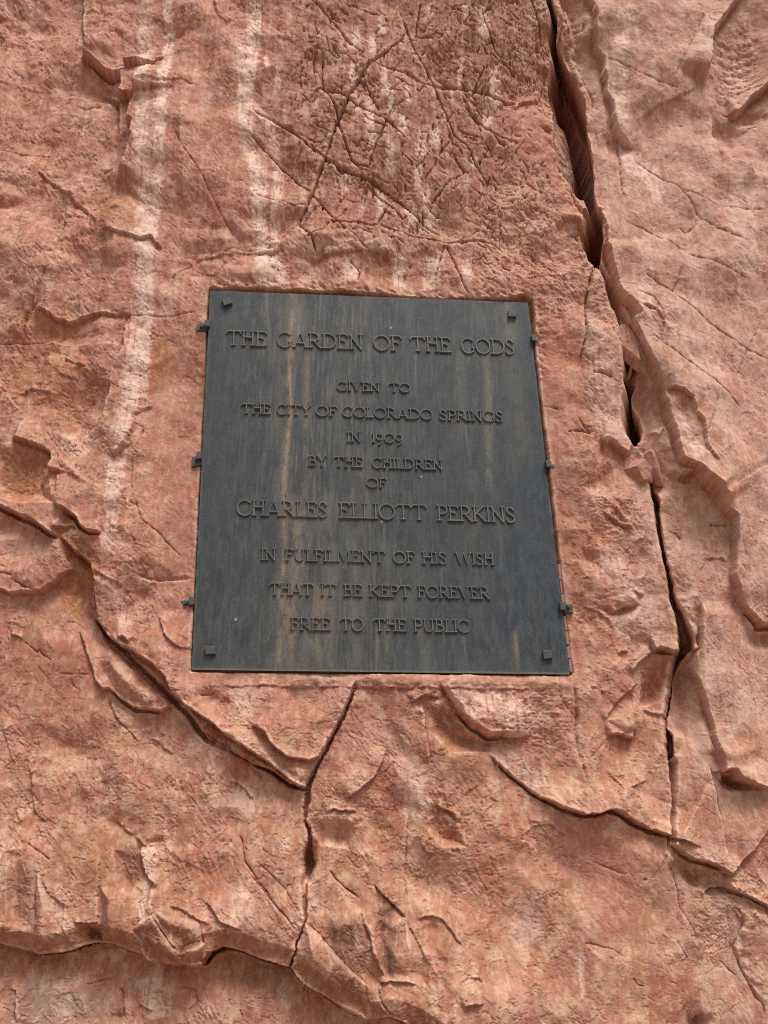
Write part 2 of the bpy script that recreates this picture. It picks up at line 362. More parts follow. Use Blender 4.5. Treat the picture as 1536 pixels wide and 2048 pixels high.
for pts_, gx_, gy_, h_ in (
    ([(120, 118), (165, 118), (245, 152), (243, 200), (215, 192), (150, 182)], 0, -.28, -5), ([(69, 632), (115, 652), (247, 640), (245, 690), (150, 692), (60, 680)], .05, -.3, -5),
    ([(100, 700), (215, 740), (212, 820), (160, 885), (90, 860), (50, 780)], -.18, -.12, -6), ([(0, 885), (60, 892), (98, 905), (95, 940), (112, 1010), (40, 1010), (0, 1000)], -.05, -.22, -8),
    ([(271, 1858), (315, 1824), (366, 1902), (372, 1926), (330, 1926), (297, 1922)], .34, -.1, -2), ([(315, 1822), (403, 1838), (414, 1880), (366, 1902)], .1, -.35, 3), ([(366, 1902), (414, 1880), (409, 1922), (372, 1927)], -.15, -.6, -2),
    ([(157, 1845), (202, 1845), (206, 1885), (180, 1882)], .1, -.6, -8), ([(655, 1822), (720, 1815), (765, 1958), (750, 1975), (672, 1902), (640, 1850)], .08, -.30, 2), ([(750, 1826), (802, 1838), (786, 1955), (768, 1955), (745, 1880)], .4, -.2, -5),
    ([(612, 1844), (672, 1904), (747, 1976), (732, 2030), (640, 1982), (582, 1940)], .1, -.36, 2), ([(811, 1842), (855, 1925), (852, 1965), (790, 1955), (800, 1880)], -.2, -.15, 3), ([(860, 1830), (885, 1841), (921, 1892), (915, 1935), (865, 1930), (850, 1880)], .3, -.1, -2),
    ([(645, 1545), (740, 1500), (775, 1500), (760, 1530), (700, 1592), (655, 1600)], .06, .12, 3), ([(648, 1622), (700, 1612), (722, 1640), (700, 1700), (640, 1690), (622, 1655)], .05, -.4, -2), ([(850, 1400), (890, 1392), (945, 1462), (1000, 1484), (980, 1505), (900, 1505), (860, 1462)], .1, -.5, -8),
    ([(868, 1615), (905, 1630), (915, 1650), (930, 1692), (880, 1692), (850, 1650)], .05, -.36, -4), ([(1305, 1304), (1355, 1308), (1345, 1370), (1330, 1402), (1285, 1412), (1290, 1350)], -.1, -.34, -8),
    ([(1112, -10), (1160, -10), (1184, 80), (1208, 160), (1222, 240), (1236, 262), (1192, 262), (1166, 200), (1134, 120)], .42, 0, -8), ([(1264, 752), (1298, 742), (1328, 850), (1342, 900), (1302, 940), (1276, 870)], .4, 0, -6),
    ([(1318, 1010), (1420, 992), (1452, 1042), (1458, 1112), (1385, 1112), (1334, 1112)], .18, -.05, -2), ([(1362, 1325), (1382, 1328), (1398, 1380), (1420, 1440), (1430, 1512), (1350, 1512), (1354, 1420)], .4, 0, -6),
    ([(1345, 1702), (1385, 1724), (1453, 1754), (1470, 1790), (1420, 1792), (1370, 1762)], .05, -.5, -8), ([(428, 1458), (510, 1462), (540, 1492), (590, 1522), (604, 1570), (540, 1545), (480, 1508)], .1, -.4, -3),
     ([(228, 1700), (280, 1700), (284, 1750), (262, 1790), (235, 1770)], .3, -.2, -6), ([(205, 1775), (270, 1775), (275, 1850), (262, 1895), (210, 1880)], -.25, -.08, 7),
    ([(20, 1700), (70, 1690), (76, 1850), (24, 1860)], .3, -.05, -5), ([(80, 1740), (128, 1820), (140, 1890), (78, 1900)], -.3, -.05, 6), ([(330, 1690), (470, 1680), (480, 1790), (420, 1810), (340, 1790)], -.08, -.1, 6),
    ([(480, 1760), (600, 1870), (580, 1935), (500, 1900), (420, 1880), (440, 1820)], .05, -.16, 4), ([(500, 1640), (600, 1640), (604, 1760), (560, 1790), (510, 1720)], .12, .05, 4), ([(420, 1560), (520, 1560), (600, 1600), (590, 1640), (480, 1650), (410, 1620)], 0, .14, 4),
    ([(120, 1520), (260, 1540), (300, 1640), (200, 1690), (100, 1640)], .1, -.08, 0), ([(60, 1240), (170, 1260), (200, 1400), (190, 1480), (60, 1440)], -.05, -.07, 3), ([(217, 1300), (300, 1350), (335, 1395), (300, 1410), (230, 1380), (195, 1320)], -.12, .12, 4),
    ([(720, 1370), (840, 1380), (845, 1500), (800, 1600), (760, 1590), (790, 1490), (720, 1450)], .16, 0, 2), ([(525, 1362), (705, 1362), (690, 1400), (660, 1460), (600, 1500), (545, 1480), (530, 1440)], -.03, .09, 5), ([(895, 1372), (1100, 1380), (1110, 1460), (1030, 1470), (950, 1450), (915, 1400)], -.06, .16, 6),
    ([(1160, 1100), (1250, 1110), (1280, 1210), (1220, 1230), (1160, 1190)], .12, .16, 5), ([(1190, 1235), (1280, 1220), (1300, 1290), (1240, 1340), (1190, 1300)], -.1, -.18, 0), ([(1215, 1440), (1270, 1380), (1280, 1460), (1250, 1465)], -.1, .2, 4),
    ([(1170, 600), (1225, 620), (1248, 760), (1246, 860), (1200, 880), (1170, 760)], -.16, 0, 5), ([(1120, 880), (1190, 900), (1240, 930), (1240, 1000), (1160, 1000), (1120, 950)], -.06, -.16, -2), ([(1400, 1225), (1460, 1200), (1500, 1240), (1530, 1300), (1520, 1480), (1440, 1500), (1404, 1340)], -.08, .06, 8),
    ([(1420, 1560), (1500, 1580), (1545, 1580), (1545, 1800), (1460, 1760), (1440, 1650)], .06, .1, 3), ([(960, 1640), (1090, 1640), (1150, 1760), (1060, 1860), (960, 1800)], .06, .05, 3), ([(1160, 1880), (1330, 1890), (1330, 2050), (1180, 2050)], -.05, -.05, 3),
    ([(30, 20), (155, 10), (160, 110), (120, 180), (40, 190)], .06, .1, 3), ([(10, 400), (130, 470), (120, 560), (60, 640), (0, 620)], .1, .07, 3), ([(130, 500), (300, 500), (340, 560), (300, 625), (140, 640), (80, 620)], -.03, .08, 3),
    ([(1250, 20), (1395, 20), (1400, 140), (1330, 260), (1250, 220)], -.04, .05, 4), ([(1300, 380), (1500, 400), (1500, 600), (1350, 560)], .05, .04, 3), ([(1360, 620), (1530, 720), (1530, 980), (1440, 960), (1400, 800)], -.05, .03, 3)):
    plane(pts_, gx_, gy_, h_, k=1.45 if pts_[0][1] > 1350 else 1.15)

# ---- traced forms -------------------------------------------------
BASE = [(-300, 1885), (0, 1892), (27, 1896), (54, 1904), (78, 1913), (108, 1911), (142, 1906), (169, 1896), (196, 1892), (223, 1894), (250, 1906), (281, 1913), (295, 1926), (325, 1930),
        (372, 1931), (406, 1935), (413, 1923), (426, 1906), (450, 1899), (481, 1908), (520, 1923), (580, 1942), (600, 1965), (640, 1990), (700, 2030), (735, 2040), (780, 2034), (830, 2052), (900, 2100)]
L(50, 300, BASE, 0, 0, under=0.3, p=1.2, chin=46)
# the foot of the face stands back behind that overhang
reg = inside(BASE+[(900, 3600), (-300, 3600)], wa, wb); Hh -= np.where(reg, 16.0, 0)*(1-sstep(650, 860, ga))
0 and soft(-16, 22, [(0, 1868), (80, 1890), (140, 1885), (200, 1868), (290, 1900), (400, 1905)], 0.05)
0 and soft(9, 26, [(0, 1830), (90, 1850), (180, 1815), (236, 1830), (330, 1850), (400, 1870), (500, 1870), (600, 1900), (700, 1975)], 0.1)
# top left
L(8, 60, [(162, -10), (163, 30), (165, 75), (170, 95), (165, 108)], 0, 0.1)
L(19, 75, [(160, 108), (180, 122), (200, 132), (215, 145), (240, 149), (252, 144)], 0.12, 0, p=1.0)
L(19, 80, [(252, 144), (243, 155), (240, 185), (240, 198)], 0, 0)
L(16, 60, [(240, 198), (250, 206), (272, 203)], 0, 0)
L(21, 110, [(272, 203), (262, 225), (257, 253), (269, 262), (262, 290), (268, 296), (258, 325), (240, 358), (230, 368)], 0, 0.15)
L(4, 30, [(272, 203), (290, 193), (330, 185), (370, 175), (412, 186)])
blob(215, 175, 38, 26, -9, 30); blob(235, 270, 22, 55, -11, 20); K(10, 5, [(208, 352), (216, 348), (228, 344)])
blob(225, 430, 36, 34, 9); L(5, 24, [(134, 444), (150, 440), (178, 446)])
L(6, 36, [(62, 330), (100, 360), (138, 398), (165, 420), (186, 446), (200, 460), (216, 462)])
K(5, 3, [(140, 402), (150, 414), (165, 424), (182, 440)]); K(5, 3, [(136, 442), (150, 439), (170, 444)])
L(9, 45, [(205, 476), (240, 485), (262, 486), (285, 487), (303, 480), (320, 500), (330, 504)])
K(4, 3, [(135, 405), (132, 455), (120, 500), (108, 535), (90, 575), (70, 612), (54, 640), (48, 690)]); soft(-5, 12, [(110, 540), (75, 610), (52, 660)])
L(5, 40, [(40, 690), (48, 650), (75, 610), (110, 540), (132, 455)], p=1.6)
K(3, 2.5, [(0, 295), (40, 305), (100, 300)]); K(4, 3, [(145, 200), (165, 205), (200, 197)]); L(6, 30, [(0, 78), (14, 66), (17, 40), (12, 0)])
K(3, 3, [(440, 512), (468, 495), (492, 501), (520, 498)]); L(5, 26, [(360, 536), (395, 515), (440, 512), (490, 506), (540, 508), (580, 500)])
K(3, 2.5, [(350, 275), (365, 310), (390, 340), (410, 370), (440, 430), (470, 480)]); soft(4, 16, [(372, 0), (392, 40), (415, 55)]); L(5, 22, [(425, 0), (437, 38), (450, 48), (470, 40)])
# joints of the dark red face
for dep, wd_, pts in (
    (9, 3.4, [(816, 50), (796, 81), (772, 104), (744, 124), (720, 165), (696, 204), (672, 254), (652, 318), (640, 350), (628, 386), (615, 420), (598, 455), (622, 484), (638, 525)]),
    (6, 3.0, [(639, 179), (668, 192), (696, 206), (747, 230), (790, 270), (815, 293)]),
    (6, 3.0, [(500, 220), (548, 245), (588, 271), (649, 322), (700, 352), (747, 367), (798, 400), (821, 416), (849, 443), (893, 467)]),
    (5, 2.8, [(645, 112), (645, 179), (659, 196), (672, 225), (679, 257), (693, 301), (703, 328), (716, 340), (737, 342), (747, 311), (771, 257), (791, 210)]),
    (6, 3.0, [(743, 125), (804, 147), (845, 166), (899, 176), (940, 182), (984, 190), (1030, 210)]),
    (5, 2.8, [(798, -5), (815, 51), (828, 95), (865, 162), (909, 264), (933, 281), (950, 315), (985, 370)]),
    (3, 2.5, [(618, -5), (672, 44), (700, 85), (727, 112)]), (5, 2.6, [(842, 0), (835, 41), (832, 68), (869, 81)]),
    (7, 3.0, [(930, 210), (955, 235), (984, 261), (1011, 295)]), (4, 2.6, [(909, 267), (882, 301), (866, 335), (848, 362)]),
    (4, 2.6, [(903, 355), (880, 385), (862, 406)]), (5, 2.6, [(505, 272), (540, 308), (571, 338), (625, 393), (669, 447), (696, 474)]),
    (5, 3.0, [(660, 452), (700, 453), (754, 450), (774, 416)]), (4, 2.6, [(612, 486), (645, 474), (659, 454)]),
    (4, 2.6, [(757, 447), (791, 460), (848, 470), (899, 477), (950, 474), (984, 481), (1018, 508)]), (5, 3.0, [(893, 481), (909, 518), (925, 560), (942, 596)]),
    (5, 2.6, [(733, 372), (765, 400), (791, 416), (808, 437)]), (3, 2.5, [(510, 393), (550, 408), (588, 423), (612, 418)]),
    (4, 2.6, [(943, 193), (955, 168), (967, 142)]), (4, 2.6, [(960, 40), (987, 112), (1030, 156)]), (3, 2.6, [(905, 300), (930, 340), (903, 357)]),
    (4, 2.6, [(727, 165), (745, 200), (760, 230)]), (4, 2.6, [(890, 480), (880, 520), (870, 560)]), (5, 2.6, [(700, 520), (720, 545), (712, 575)])):
    K(dep*1.35, wd_, pts, 0.06)
L(6, 60, [(598, 455), (628, 386), (652, 318), (672, 254), (696, 204), (744, 124), (796, 81)], p=1.8)
L(5, 50, [(649, 322), (700, 352), (747, 367), (798, 400), (821, 416)], p=1.6)
L(5, 20, [(551, 71), (561, 83), (575, 85), (590, 85)]); soft(5, 16, [(500, 500), (600, 492), (700, 478), (830, 480), (950, 490)])
L(5, 30, [(620, 530), (660, 515), (720, 505), (800, 512)], under=0.6)
# main fissure, upper part
flank(72, -1, [(1117, 100, 16), (1134, 145, 34), (1158, 203, 50), (1168, 270, 64), (1178, 338, 62), (1182, 400, 26)], 0.75)
flank(55, -1, [(1186, 430, 14), (1190, 480, 34), (1192, 540, 16)], 1.3)
flank(34, 1, [(1250, 730, 20), (1258, 765, 44), (1264, 832, 58), (1274, 882, 56), (1300, 950, 50), (1312, 1000, 40)], 1.0)
flank(16, 1, [(1312, 1000, 40), (1320, 1080, 50), (1341, 1186, 40), (1354, 1230, 30)], 1.2); flank(44, 1, [(1368, 1296, 20), (1360, 1325, 36), (1354, 1366, 42), (1349, 1410, 44), (1341, 1470, 40)], 1.0)
K(115, 1.0, [(1092, -15, 7), (1096, 20, 8), (1107, 81, 9), (1119, 105, 11), (1137, 145, 13), (1160, 203, 11), (1170, 270, 9), (1178, 338, 8), (1180, 400, 9), (1186, 440, 13), (1189, 490, 13), (1189, 530, 8), (1196, 556, 4)], 0, 0.04, p=0.7)
blob(1150, 350, 14, 30, 8)
soft(-9, 26, [(1100, 120), (1112, 170), (1100, 220), (1106, 290)])
L(15, 130, [(1163, -10), (1184, 20), (1186, 68), (1190, 98), (1209, 117), (1206, 142), (1212, 159), (1213, 183), (1226, 203), (1228, 237), (1236, 264), (1260, 281), (1276, 296)], 0, 0.12, p=0.8)
soft(10, 10, [(1125, 0), (1145, 90), (1165, 160), (1185, 220)]); K(7, 3, [(1112, 60), (1125, 45), (1118, 85), (1108, 100)])
K(7, 3, [(1150, 95), (1170, 150), (1190, 190), (1188, 215)]); K(6, 3, [(1140, 20), (1150, 30), (1145, 55), (1165, 60), (1170, 40)]); K(8, 3, [(1126, 0), (1130, 45), (1140, 70)])
K(11, 3.4, [(1243, 271), (1243, 332), (1246, 383), (1252, 400)]); L(9, 30, [(1226, 263), (1209, 257), (1192, 264)])
L(10, 55, [(1170, 290), (1174, 340), (1188, 420), (1208, 470), (1206, 520)], p=0.7)
# hollows at the right edge
L(24, 70, [(1412, 165), (1419, 135), (1422, 102), (1426, 68), (1453, 30), (1482, -12)], 0.1, 0, p=1.2)
blob(1496, 125, 60, 95, -38, 20, 2.6); L(15, 60, [(1520, 352), (1470, 315), (1446, 291), (1436, 257), (1436, 218)]); blob(1466, 255, 28, 40, -22, -20, 2.4)
for k in range(7): L(3.5, 16, [(1430+k*6, 60+k*17), (1460+k*4, 74+k*15), (1500, 66+k*16), (1540, 50+k*17)], 0.2, under=0.6)
L(24, 40, [(1470, 212), (1484, 210), (1500, 197), (1517, 175), (1545, 160)], 0.1, 0); blob(1520, 212, 24, 16, -22); K(6, 3, [(1452, 198), (1470, 206), (1483, 213)])
K(6, 3, [(1505, 240), (1536, 228)])
for dep, pts in ((2.6, [(1209, 117), (1260, 146), (1307, 169), (1360, 180)]), (4, [(1266, 301), (1314, 345), (1355, 369), (1382, 410), (1399, 437), (1449, 467), (1500, 490)]),
                 (3.5, [(1246, 447), (1304, 471), (1371, 508)]), (2.6, [(1409, 30), (1380, 90), (1341, 169)]), (2.6, [(1390, 10), (1409, 30), (1428, 66)]),
                 (4, [(1392, 437), (1392, 452), (1371, 467), (1358, 455)]), (5, [(1280, 561), (1310, 580), (1340, 592), (1350, 570), (1358, 540)]), (5, [(1262, 596), (1300, 610), (1315, 640)]),
                 (4.5, [(1340, 592), (1400, 630), (1450, 668), (1500, 700), (1545, 722)]), (4, [(1310, 696), (1354, 730), (1395, 752), (1422, 771), (1483, 822)]), (2.5, [(1410, 40), (1500, 120)]),
                 (3, [(1536, 620), (1500, 690), (1470, 760)]), (2.6, [(1360, 380), (1440, 410), (1536, 420)]), (2.5, [(1240, 140), (1258, 150), (1250, 200)]), (2.6, [(1430, 780), (1420, 830), (1400, 880)]), (3, [(1365, 510), (1420, 530), (1500, 560)])):
    K(dep, 2.7, pts, 0.1)
# left lip of the fissure, crackled edge
L(7, 40, [(1030, 222), (1045, 205), (1060, 200), (1087, 193)]); K(7, 3, [(1050, -5), (1077, 54), (1084, 95)]); K(5, 3, [(1098, 130), (1088, 170), (1080, 200)])
K(9, 3, [(1138, 359), (1150, 382), (1143, 389), (1152, 410), (1162, 430)]); L(15, 30, [(1160, 430), (1172, 428), (1184, 442)], 0.05); blob(1170, 470, 10, 30, -26)
K(7, 3.4, [(1092, 349), (1096, 360), (1101, 372)]); L(10, 24, [(1136, 446), (1150, 450), (1156, 470)]); K(9, 2.6, [(1140, 470), (1150, 480), (1160, 500)])
# fissure, middle part
K(16, 3.2, [(1189, 530), (1175, 568), (1168, 608), (1165, 652), (1165, 686), (1155, 734), (1143, 760)], 0.02, 0.4)
K(70, 1.0, [(1190, 530, 6), (1199, 544, 8), (1219, 602, 9), (1236, 649, 9), (1243, 690, 8), (1250, 730, 11), (1256, 765, 13)], 0.03, 0, p=0.8)
K(48, 1.0, [(1205, 545, 7), (1228, 600, 8), (1248, 642, 6), (1263, 683, 7), (1273, 720, 10), (1268, 750, 12)], 0.1, 0, p=0.9)
soft(5, 5, [(1205, 560), (1228, 620), (1240, 650)])
K(190, 1.0, [(1256, 740, 12), (1261, 760, 18), (1258, 782, 14), (1258, 806, 16), (1264, 832, 25), (1267, 859, 24), (1270, 882, 14), (1284, 896, 5)], 0.03, 0.05, p=0.6)
K(85, 1.0, [(1280, 885, 6), (1290, 900, 7), (1298, 937, 8), (1305, 974, 10), (1311, 1000, 9), (1314, 1051, 9), (1326, 1112, 8), (1341, 1186, 9), (1354, 1230, 9), (1366, 1270, 11), (1369, 1296, 14),
            (1360, 1322, 13), (1354, 1366, 14), (1349, 1406, 12), (1340, 1433, 11), (1341, 1474, 9), (1341, 1518, 8)], 0.02, 0, p=0.7)
L(20, 140, [(1204, 490), (1216, 544), (1233, 595), (1258, 628), (1270, 642), (1254, 652), (1277, 690), (1297, 734), (1310, 761), (1317, 795), (1331, 839), (1344, 889), (1351, 930), (1382, 950), (1415, 984), (1446, 1020)], 0.05, 0.05, p=0.9)
blob(1300, 800, 26, 75, -12, -18)
L(10, 66, [(1317, 791), (1334, 789), (1345, 797), (1371, 811), (1380, 835), (1392, 852), (1396, 875), (1399, 896), (1409, 927), (1420, 940)], 0.08)
soft(-8, 22, [(1340, 810), (1365, 870), (1385, 930)])
L(5, 30, [(1266, 629), (1300, 635), (1317, 662), (1310, 700)]); K(5, 2.6, [(1266, 629), (1300, 635), (1317, 662)])
L(8, 24, [(1302, 862), (1316, 876), (1327, 859)]); L(15, 44, [(1196, 890), (1226, 893), (1240, 905), (1254, 914)], 0.1)
L(16, 40, [(1350, 966), (1362, 952), (1380, 950), (1405, 972), (1432, 1000)]); blob(1372, 962, 14, 8, -12)
for dep, pts in ((6, [(1129, 871), (1158, 869), (1178, 876)]), (5, [(1162, 717), (1178, 737), (1180, 757), (1222, 764)]), (5, [(1084, 815), (1100, 818), (1114, 825)]), (3, [(1178, 757), (1182, 800), (1180, 830)]),
                 (4, [(1150, 840), (1165, 865), (1178, 876)]), (3, [(1165, 652), (1185, 650), (1200, 655)])):
    K(dep, 2.8, pts)
for k in range(9):       # wood-like swirl of thin beds
    o = k*5.5
    L(3.4, 9, [(1178+o*0.6, 1004+o), (1200+o*0.5, 1000+o*1.0), (1225+o*0.4, 1016+o*0.9), (1248+o*0.2, 1046+o*0.6), (1262, 1062+o*0.3)], 0.25, under=0.9)
blob(1225, 1035, 30, 18, -8, 35)
L(9, 26, [(1200, 1030), (1222, 1040), (1240, 1056), (1262, 1062)])
# fissure, right wall of the lower part
L(16, 110, [(1398, 1200), (1396, 1240), (1393, 1298), (1383, 1325), (1398, 1372), (1408, 1405), (1419, 1440), (1429, 1508), (1434, 1540)], 0.1, 0.1, p=0.9)
soft(14, 16, [(1370, 1180), (1376, 1230), (1380, 1292)]); L(16, 24, [(1362, 1296), (1376, 1303), (1393, 1299)], 0.05, 0.05); blob(1376, 1370, 16, 70, -20, -6)
L(17, 130, [(1420, 990), (1426, 1000), (1446, 1030), (1459, 1041), (1466, 1085), (1459, 1152), (1470, 1190), (1487, 1223), (1517, 1250), (1550, 1250)], 0.08, 0, p=0.9)
blob(1400, 1080, 40, 60, -8); K(7, 4, [(1415, 1052), (1435, 1053), (1456, 1051)]); blob(1530, 1275, 30, 18, -22)
K(5, 3, [(1340, 1062), (1355, 1066), (1365, 1078)]); L(5, 30, [(1395, 1145), (1410, 1120), (1440, 1118), (1458, 1125)])
# right of the plaque
L(18, 30, [(1307, 1300), (1318, 1297), (1331, 1302), (1342, 1306), (1358, 1304)], 0.06, 0.04, chin=0); L(9, 30, [(1262, 1346), (1294, 1315), (1308, 1298)])
blob(1312, 1365, 26, 58, -17, 8, 2.6); L(9, 44, [(1211, 1440), (1233, 1406), (1266, 1376), (1279, 1364)]); L(15, 42, [(1216, 1472), (1232, 1466), (1246, 1469), (1260, 1475), (1276, 1474)])
L(6, 24, [(1178, 1376), (1199, 1379), (1210, 1387)]); K(4, 3, [(1175, 1522), (1195, 1500), (1222, 1472)]); L(8, 22, [(1262, 1094), (1275, 1082), (1288, 1081)]); blob(1284, 1112, 13, 24, -12, 10)
L(9, 30, [(1222, 1230), (1234, 1220), (1246, 1217), (1258, 1214), (1272, 1214)]); L(6, 18, [(1264, 1182), (1274, 1190), (1285, 1194)]); L(7, 18, [(1236, 1309), (1244, 1303), (1256, 1302)])
blob(1210, 1150, 36, 40, 8); L(6, 40, [(1165, 1210), (1195, 1225), (1210, 1235), (1228, 1262)])
K(6, 3, [(1146, 1362), (1153, 1423), (1151, 1474), (1157, 1518), (1168, 1548)]); K(4, 2.6, [(1118, 1389), (1130, 1408), (1152, 1440)]); L(7, 60, [(1150, 1370), (1153, 1423), (1151, 1474), (1157, 1518)], p=1.5)
blob(1275, 1440, 30, 30, 7); L(9, 24, [(1290, 1420), (1310, 1425), (1338, 1430)])
# left of the plaque
L(10, 56, [(69, 625), (88, 629), (115, 645), (135, 648), (169, 639), (203, 632), (247, 627), (268, 630)], 0.08)
K(3, 3, [(247, 628), (300, 630), (340, 634), (408, 620)]); L(11, 90, [(247, 640), (246, 703), (224, 733), (220, 777), (213, 811), (200, 849), (183, 876), (160, 884)][::1], 0.1, 0.2)
L(6, 36, [(268, 834), (291, 818), (307, 808)]); L(9, 30, [(232, 918), (244, 903), (252, 893), (257, 882), (267, 862), (272, 836)]); K(5, 3, [(288, 845), (277, 889), (264, 926), (263, 974), (272, 988)])
L(7, 16, [(236, 914), (250, 897), (262, 893)]); blob(262, 880, 8, 26, -5, 20)
L(13, 64, [(26, 880), (50, 890), (68, 893), (86, 898), (100, 905), (103, 920), (96, 938)], 0.1, 0.05); L(13, 22, [(94, 938), (106, 942), (120, 948)], 0.1); L(8, 50, [(115, 950), (117, 980), (115, 1015)])
soft(5, 6, [(110, 915), (130, 928), (152, 948), (183, 974)]); L(6, 26, [(129, 720), (152, 730), (176, 736)]); L(6, 46, [(0, 758), (24, 798), (44, 828)][::-1]); K(3.4, 2.8, [(0, 691), (30, 686), (51, 688), (98, 684)])
blob(110, 770, 70, 46, -8); blob(60, 950, 46, 40, -9); K(4, 3, [(82, 970), (84, 985)]); L(6, 40, [(18, 800), (40, 790), (60, 780), (110, 790)])
K(4, 3, [(340, 560), (360, 540), (385, 520)]); L(5, 26, [(380, 548), (400, 546), (432, 552)])
# grooved arc, lower left
L(22, 84, [(-40, 1008), (0, 1014), (27, 1026), (61, 1041), (102, 1067), (120, 1078)], 0, 0.1)
L(13, 60, [(113, 1014), (135, 1024), (150, 1036), (160, 1046), (168, 1062), (182, 1068), (206, 1071)], 0.1, 0.05); L(8, 24, [(105, 1062), (135, 1059), (150, 1058), (158, 1066)])
blob(165, 1105, 44, 18, -13, 40); blob(152, 1182, 34, 36, -15)
L(14, 70, [(-30, 1178), (0, 1181), (20, 1186), (58, 1181), (81, 1179), (96, 1168), (112, 1156), (130, 1142), (148, 1131)], 0, 0.06); K(5, 3, [(0, 1146), (27, 1152)]); K(6, 3, [(28, 1160), (48, 1172), (64, 1176)])
L(6, 30, [(190, 1142), (217, 1159), (250, 1176)]); K(7, 9, [(274, 1150), (300, 1158), (322, 1160), (352, 1158), (388, 1155)]); K(4, 3, [(271, 1000), (284, 1041), (298, 1054), (315, 1064), (339, 1091), (366, 1118)])
ARC = [(118, 1075), (150, 1100), (182, 1130), (187, 1160), (189, 1195), (183, 1230), (203, 1261), (237, 1289), (271, 1308), (305, 1330), (333, 1358), (346, 1390), (382, 1420), (423, 1446), (450, 1470), (505, 1505), (560, 1545), (606, 1578)]
L(21, 110, ARC, 0.05, 0.03, under=0.6, p=0.9)
K(15, 0.62, [(184, 1150, 4), (186, 1200, 7), (190, 1240, 10), (215, 1280, 13), (255, 1316, 16), (300, 1358, 17), (335, 1392, 15), (368, 1422, 11), (400, 1465, 13), (440, 1490, 12), (500, 1520, 9), (545, 1545, 6), (604, 1580, 5)], 0.08, 0.02)
soft(12, 16, [(200, 1285), (230, 1325), (270, 1375), (310, 1405), (335, 1410)]); L(16, 50, [(190, 1358), (206, 1379), (217, 1378), (237, 1396), (264, 1413), (294, 1421), (325, 1423), (344, 1409)], 0.1, 0.05)
L(7, 40, [(152, 1254), (169, 1294), (179, 1328), (190, 1359), (206, 1379)]); L(5, 30, [(217, 1399), (217, 1413), (237, 1443), (278, 1487)]); K(5, 3, [(217, 1395), (219, 1415), (237, 1443), (278, 1487)])
L(10, 36, [(318, 1232), (322, 1240), (328, 1267), (355, 1294), (366, 1301), (386, 1298)], 0.1, 0.0); L(8, 16, [(14, 1266), (24, 1268), (37, 1275)]); K(4, 3, [(37, 1276), (68, 1301), (74, 1298), (81, 1308), (105, 1321)])
K(3, 2.6, [(112, 1261), (129, 1240), (142, 1240), (173, 1261)]); K(3, 2.6, [(139, 1352), (142, 1369), (156, 1379), (150, 1400)]); K(3, 2.6, [(115, 1347), (178, 1347)]); L(4, 26, [(0, 1440), (10, 1480), (25, 1525)])
L(6, 14, [(298, 1474), (322, 1490), (344, 1512)]); L(9, 30, [(236, 1278), (246, 1276), (262, 1288)])
soft(-7, 16, [(400, 1380), (430, 1400), (460, 1420)]); K(6, 3, [(400, 1392), (420, 1390), (432, 1380)])
# middle below the plaque
K(44, 1.0, [(717, 1354, 2), (706, 1388, 3), (690, 1425, 4), (669, 1469, 3), (642, 1520, 3), (618, 1564, 6), (615, 1591, 8), (610, 1618, 5), (608, 1642, 4), (618, 1669, 5), (616, 1699, 9), (618, 1733, 16), (608, 1770, 7),
            (610, 1807, 5), (611, 1838, 3), (606, 1862, 2.5), (595, 1882, 2), (578, 1942, 3)], 0.1, 0.02, warp=True)
blob(618, 1725, 12, 34, -34, 5)
L(18, 70, [(500, 1448), (512, 1455), (530, 1465), (536, 1480), (542, 1490), (571, 1513), (592, 1518), (620, 1524), (640, 1514), (665, 1466), (692, 1416), (712, 1360)], 0.08, 0.05, p=1.1)
L(20, 46, [(450, 1496), (510, 1530), (544, 1543), (578, 1567), (608, 1580), (614, 1570)], 0.15, 0.0)
L(10, 60, [(683, 1602), (700, 1594), (713, 1587), (747, 1557), (764, 1523), (778, 1494)]); L(9, 30, [(646, 1627), (666, 1618), (686, 1621), (715, 1624)])
L(24, 100, [(879, 1371), (892, 1390), (909, 1408), (926, 1435), (943, 1455), (974, 1474), (1001, 1476), (1030, 1477), (1070, 1470)], 0.03, 0.25, p=0.9, chin=10)
L(10, 30, [(822, 1408), (835, 1400), (848, 1393), (872, 1394), (884, 1398)]); L(9, 40, [(860, 1530), (852, 1455), (845, 1421), (842, 1404)]); blob(892, 1438, 46, 24, -15, 38, 2.4)
for k in range(4): L(3, 8, [(852+k*5, 1418+k*9), (876+k*5, 1428+k*8), (900+k*4, 1446+k*7)], 0.3)
L(11, 44, [(866, 1610), (880, 1617), (903, 1625), (915, 1644)]); blob(885, 1652, 44, 24, -7, 20); L(7, 20, [(840, 1687), (848, 1698), (855, 1706), (867, 1707)]); L(5, 16, [(898, 1690), (906, 1700), (918, 1702)])
K(4, 3, [(820, 1621), (816, 1645), (813, 1675), (810, 1760), (815, 1838)]); K(8, 3.4, [(659, 1738), (672, 1758), (689, 1774), (720, 1797)]); L(8, 40, [(745, 1768), (770, 1795), (798, 1821), (812, 1838)]); K(8, 3.4, [(745, 1768), (770, 1795), (798, 1821), (812, 1838)])
L(8, 60, [(612, 1842), (639, 1865), (672, 1902), (710, 1942), (747, 1974)][::-1], p=1.4); K(5, 3, [(612, 1842), (639, 1865), (672, 1902), (710, 1942), (747, 1974)])
L(7, 70, [(720, 1808), (733, 1858), (754, 1919), (767, 1960)], p=1.4); soft(4, 5, [(724, 1812), (738, 1858), (758, 1919), (770, 1955)]); L(6, 50, [(811, 1842), (832, 1879), (852, 1919), (855, 1960)], p=1.4)
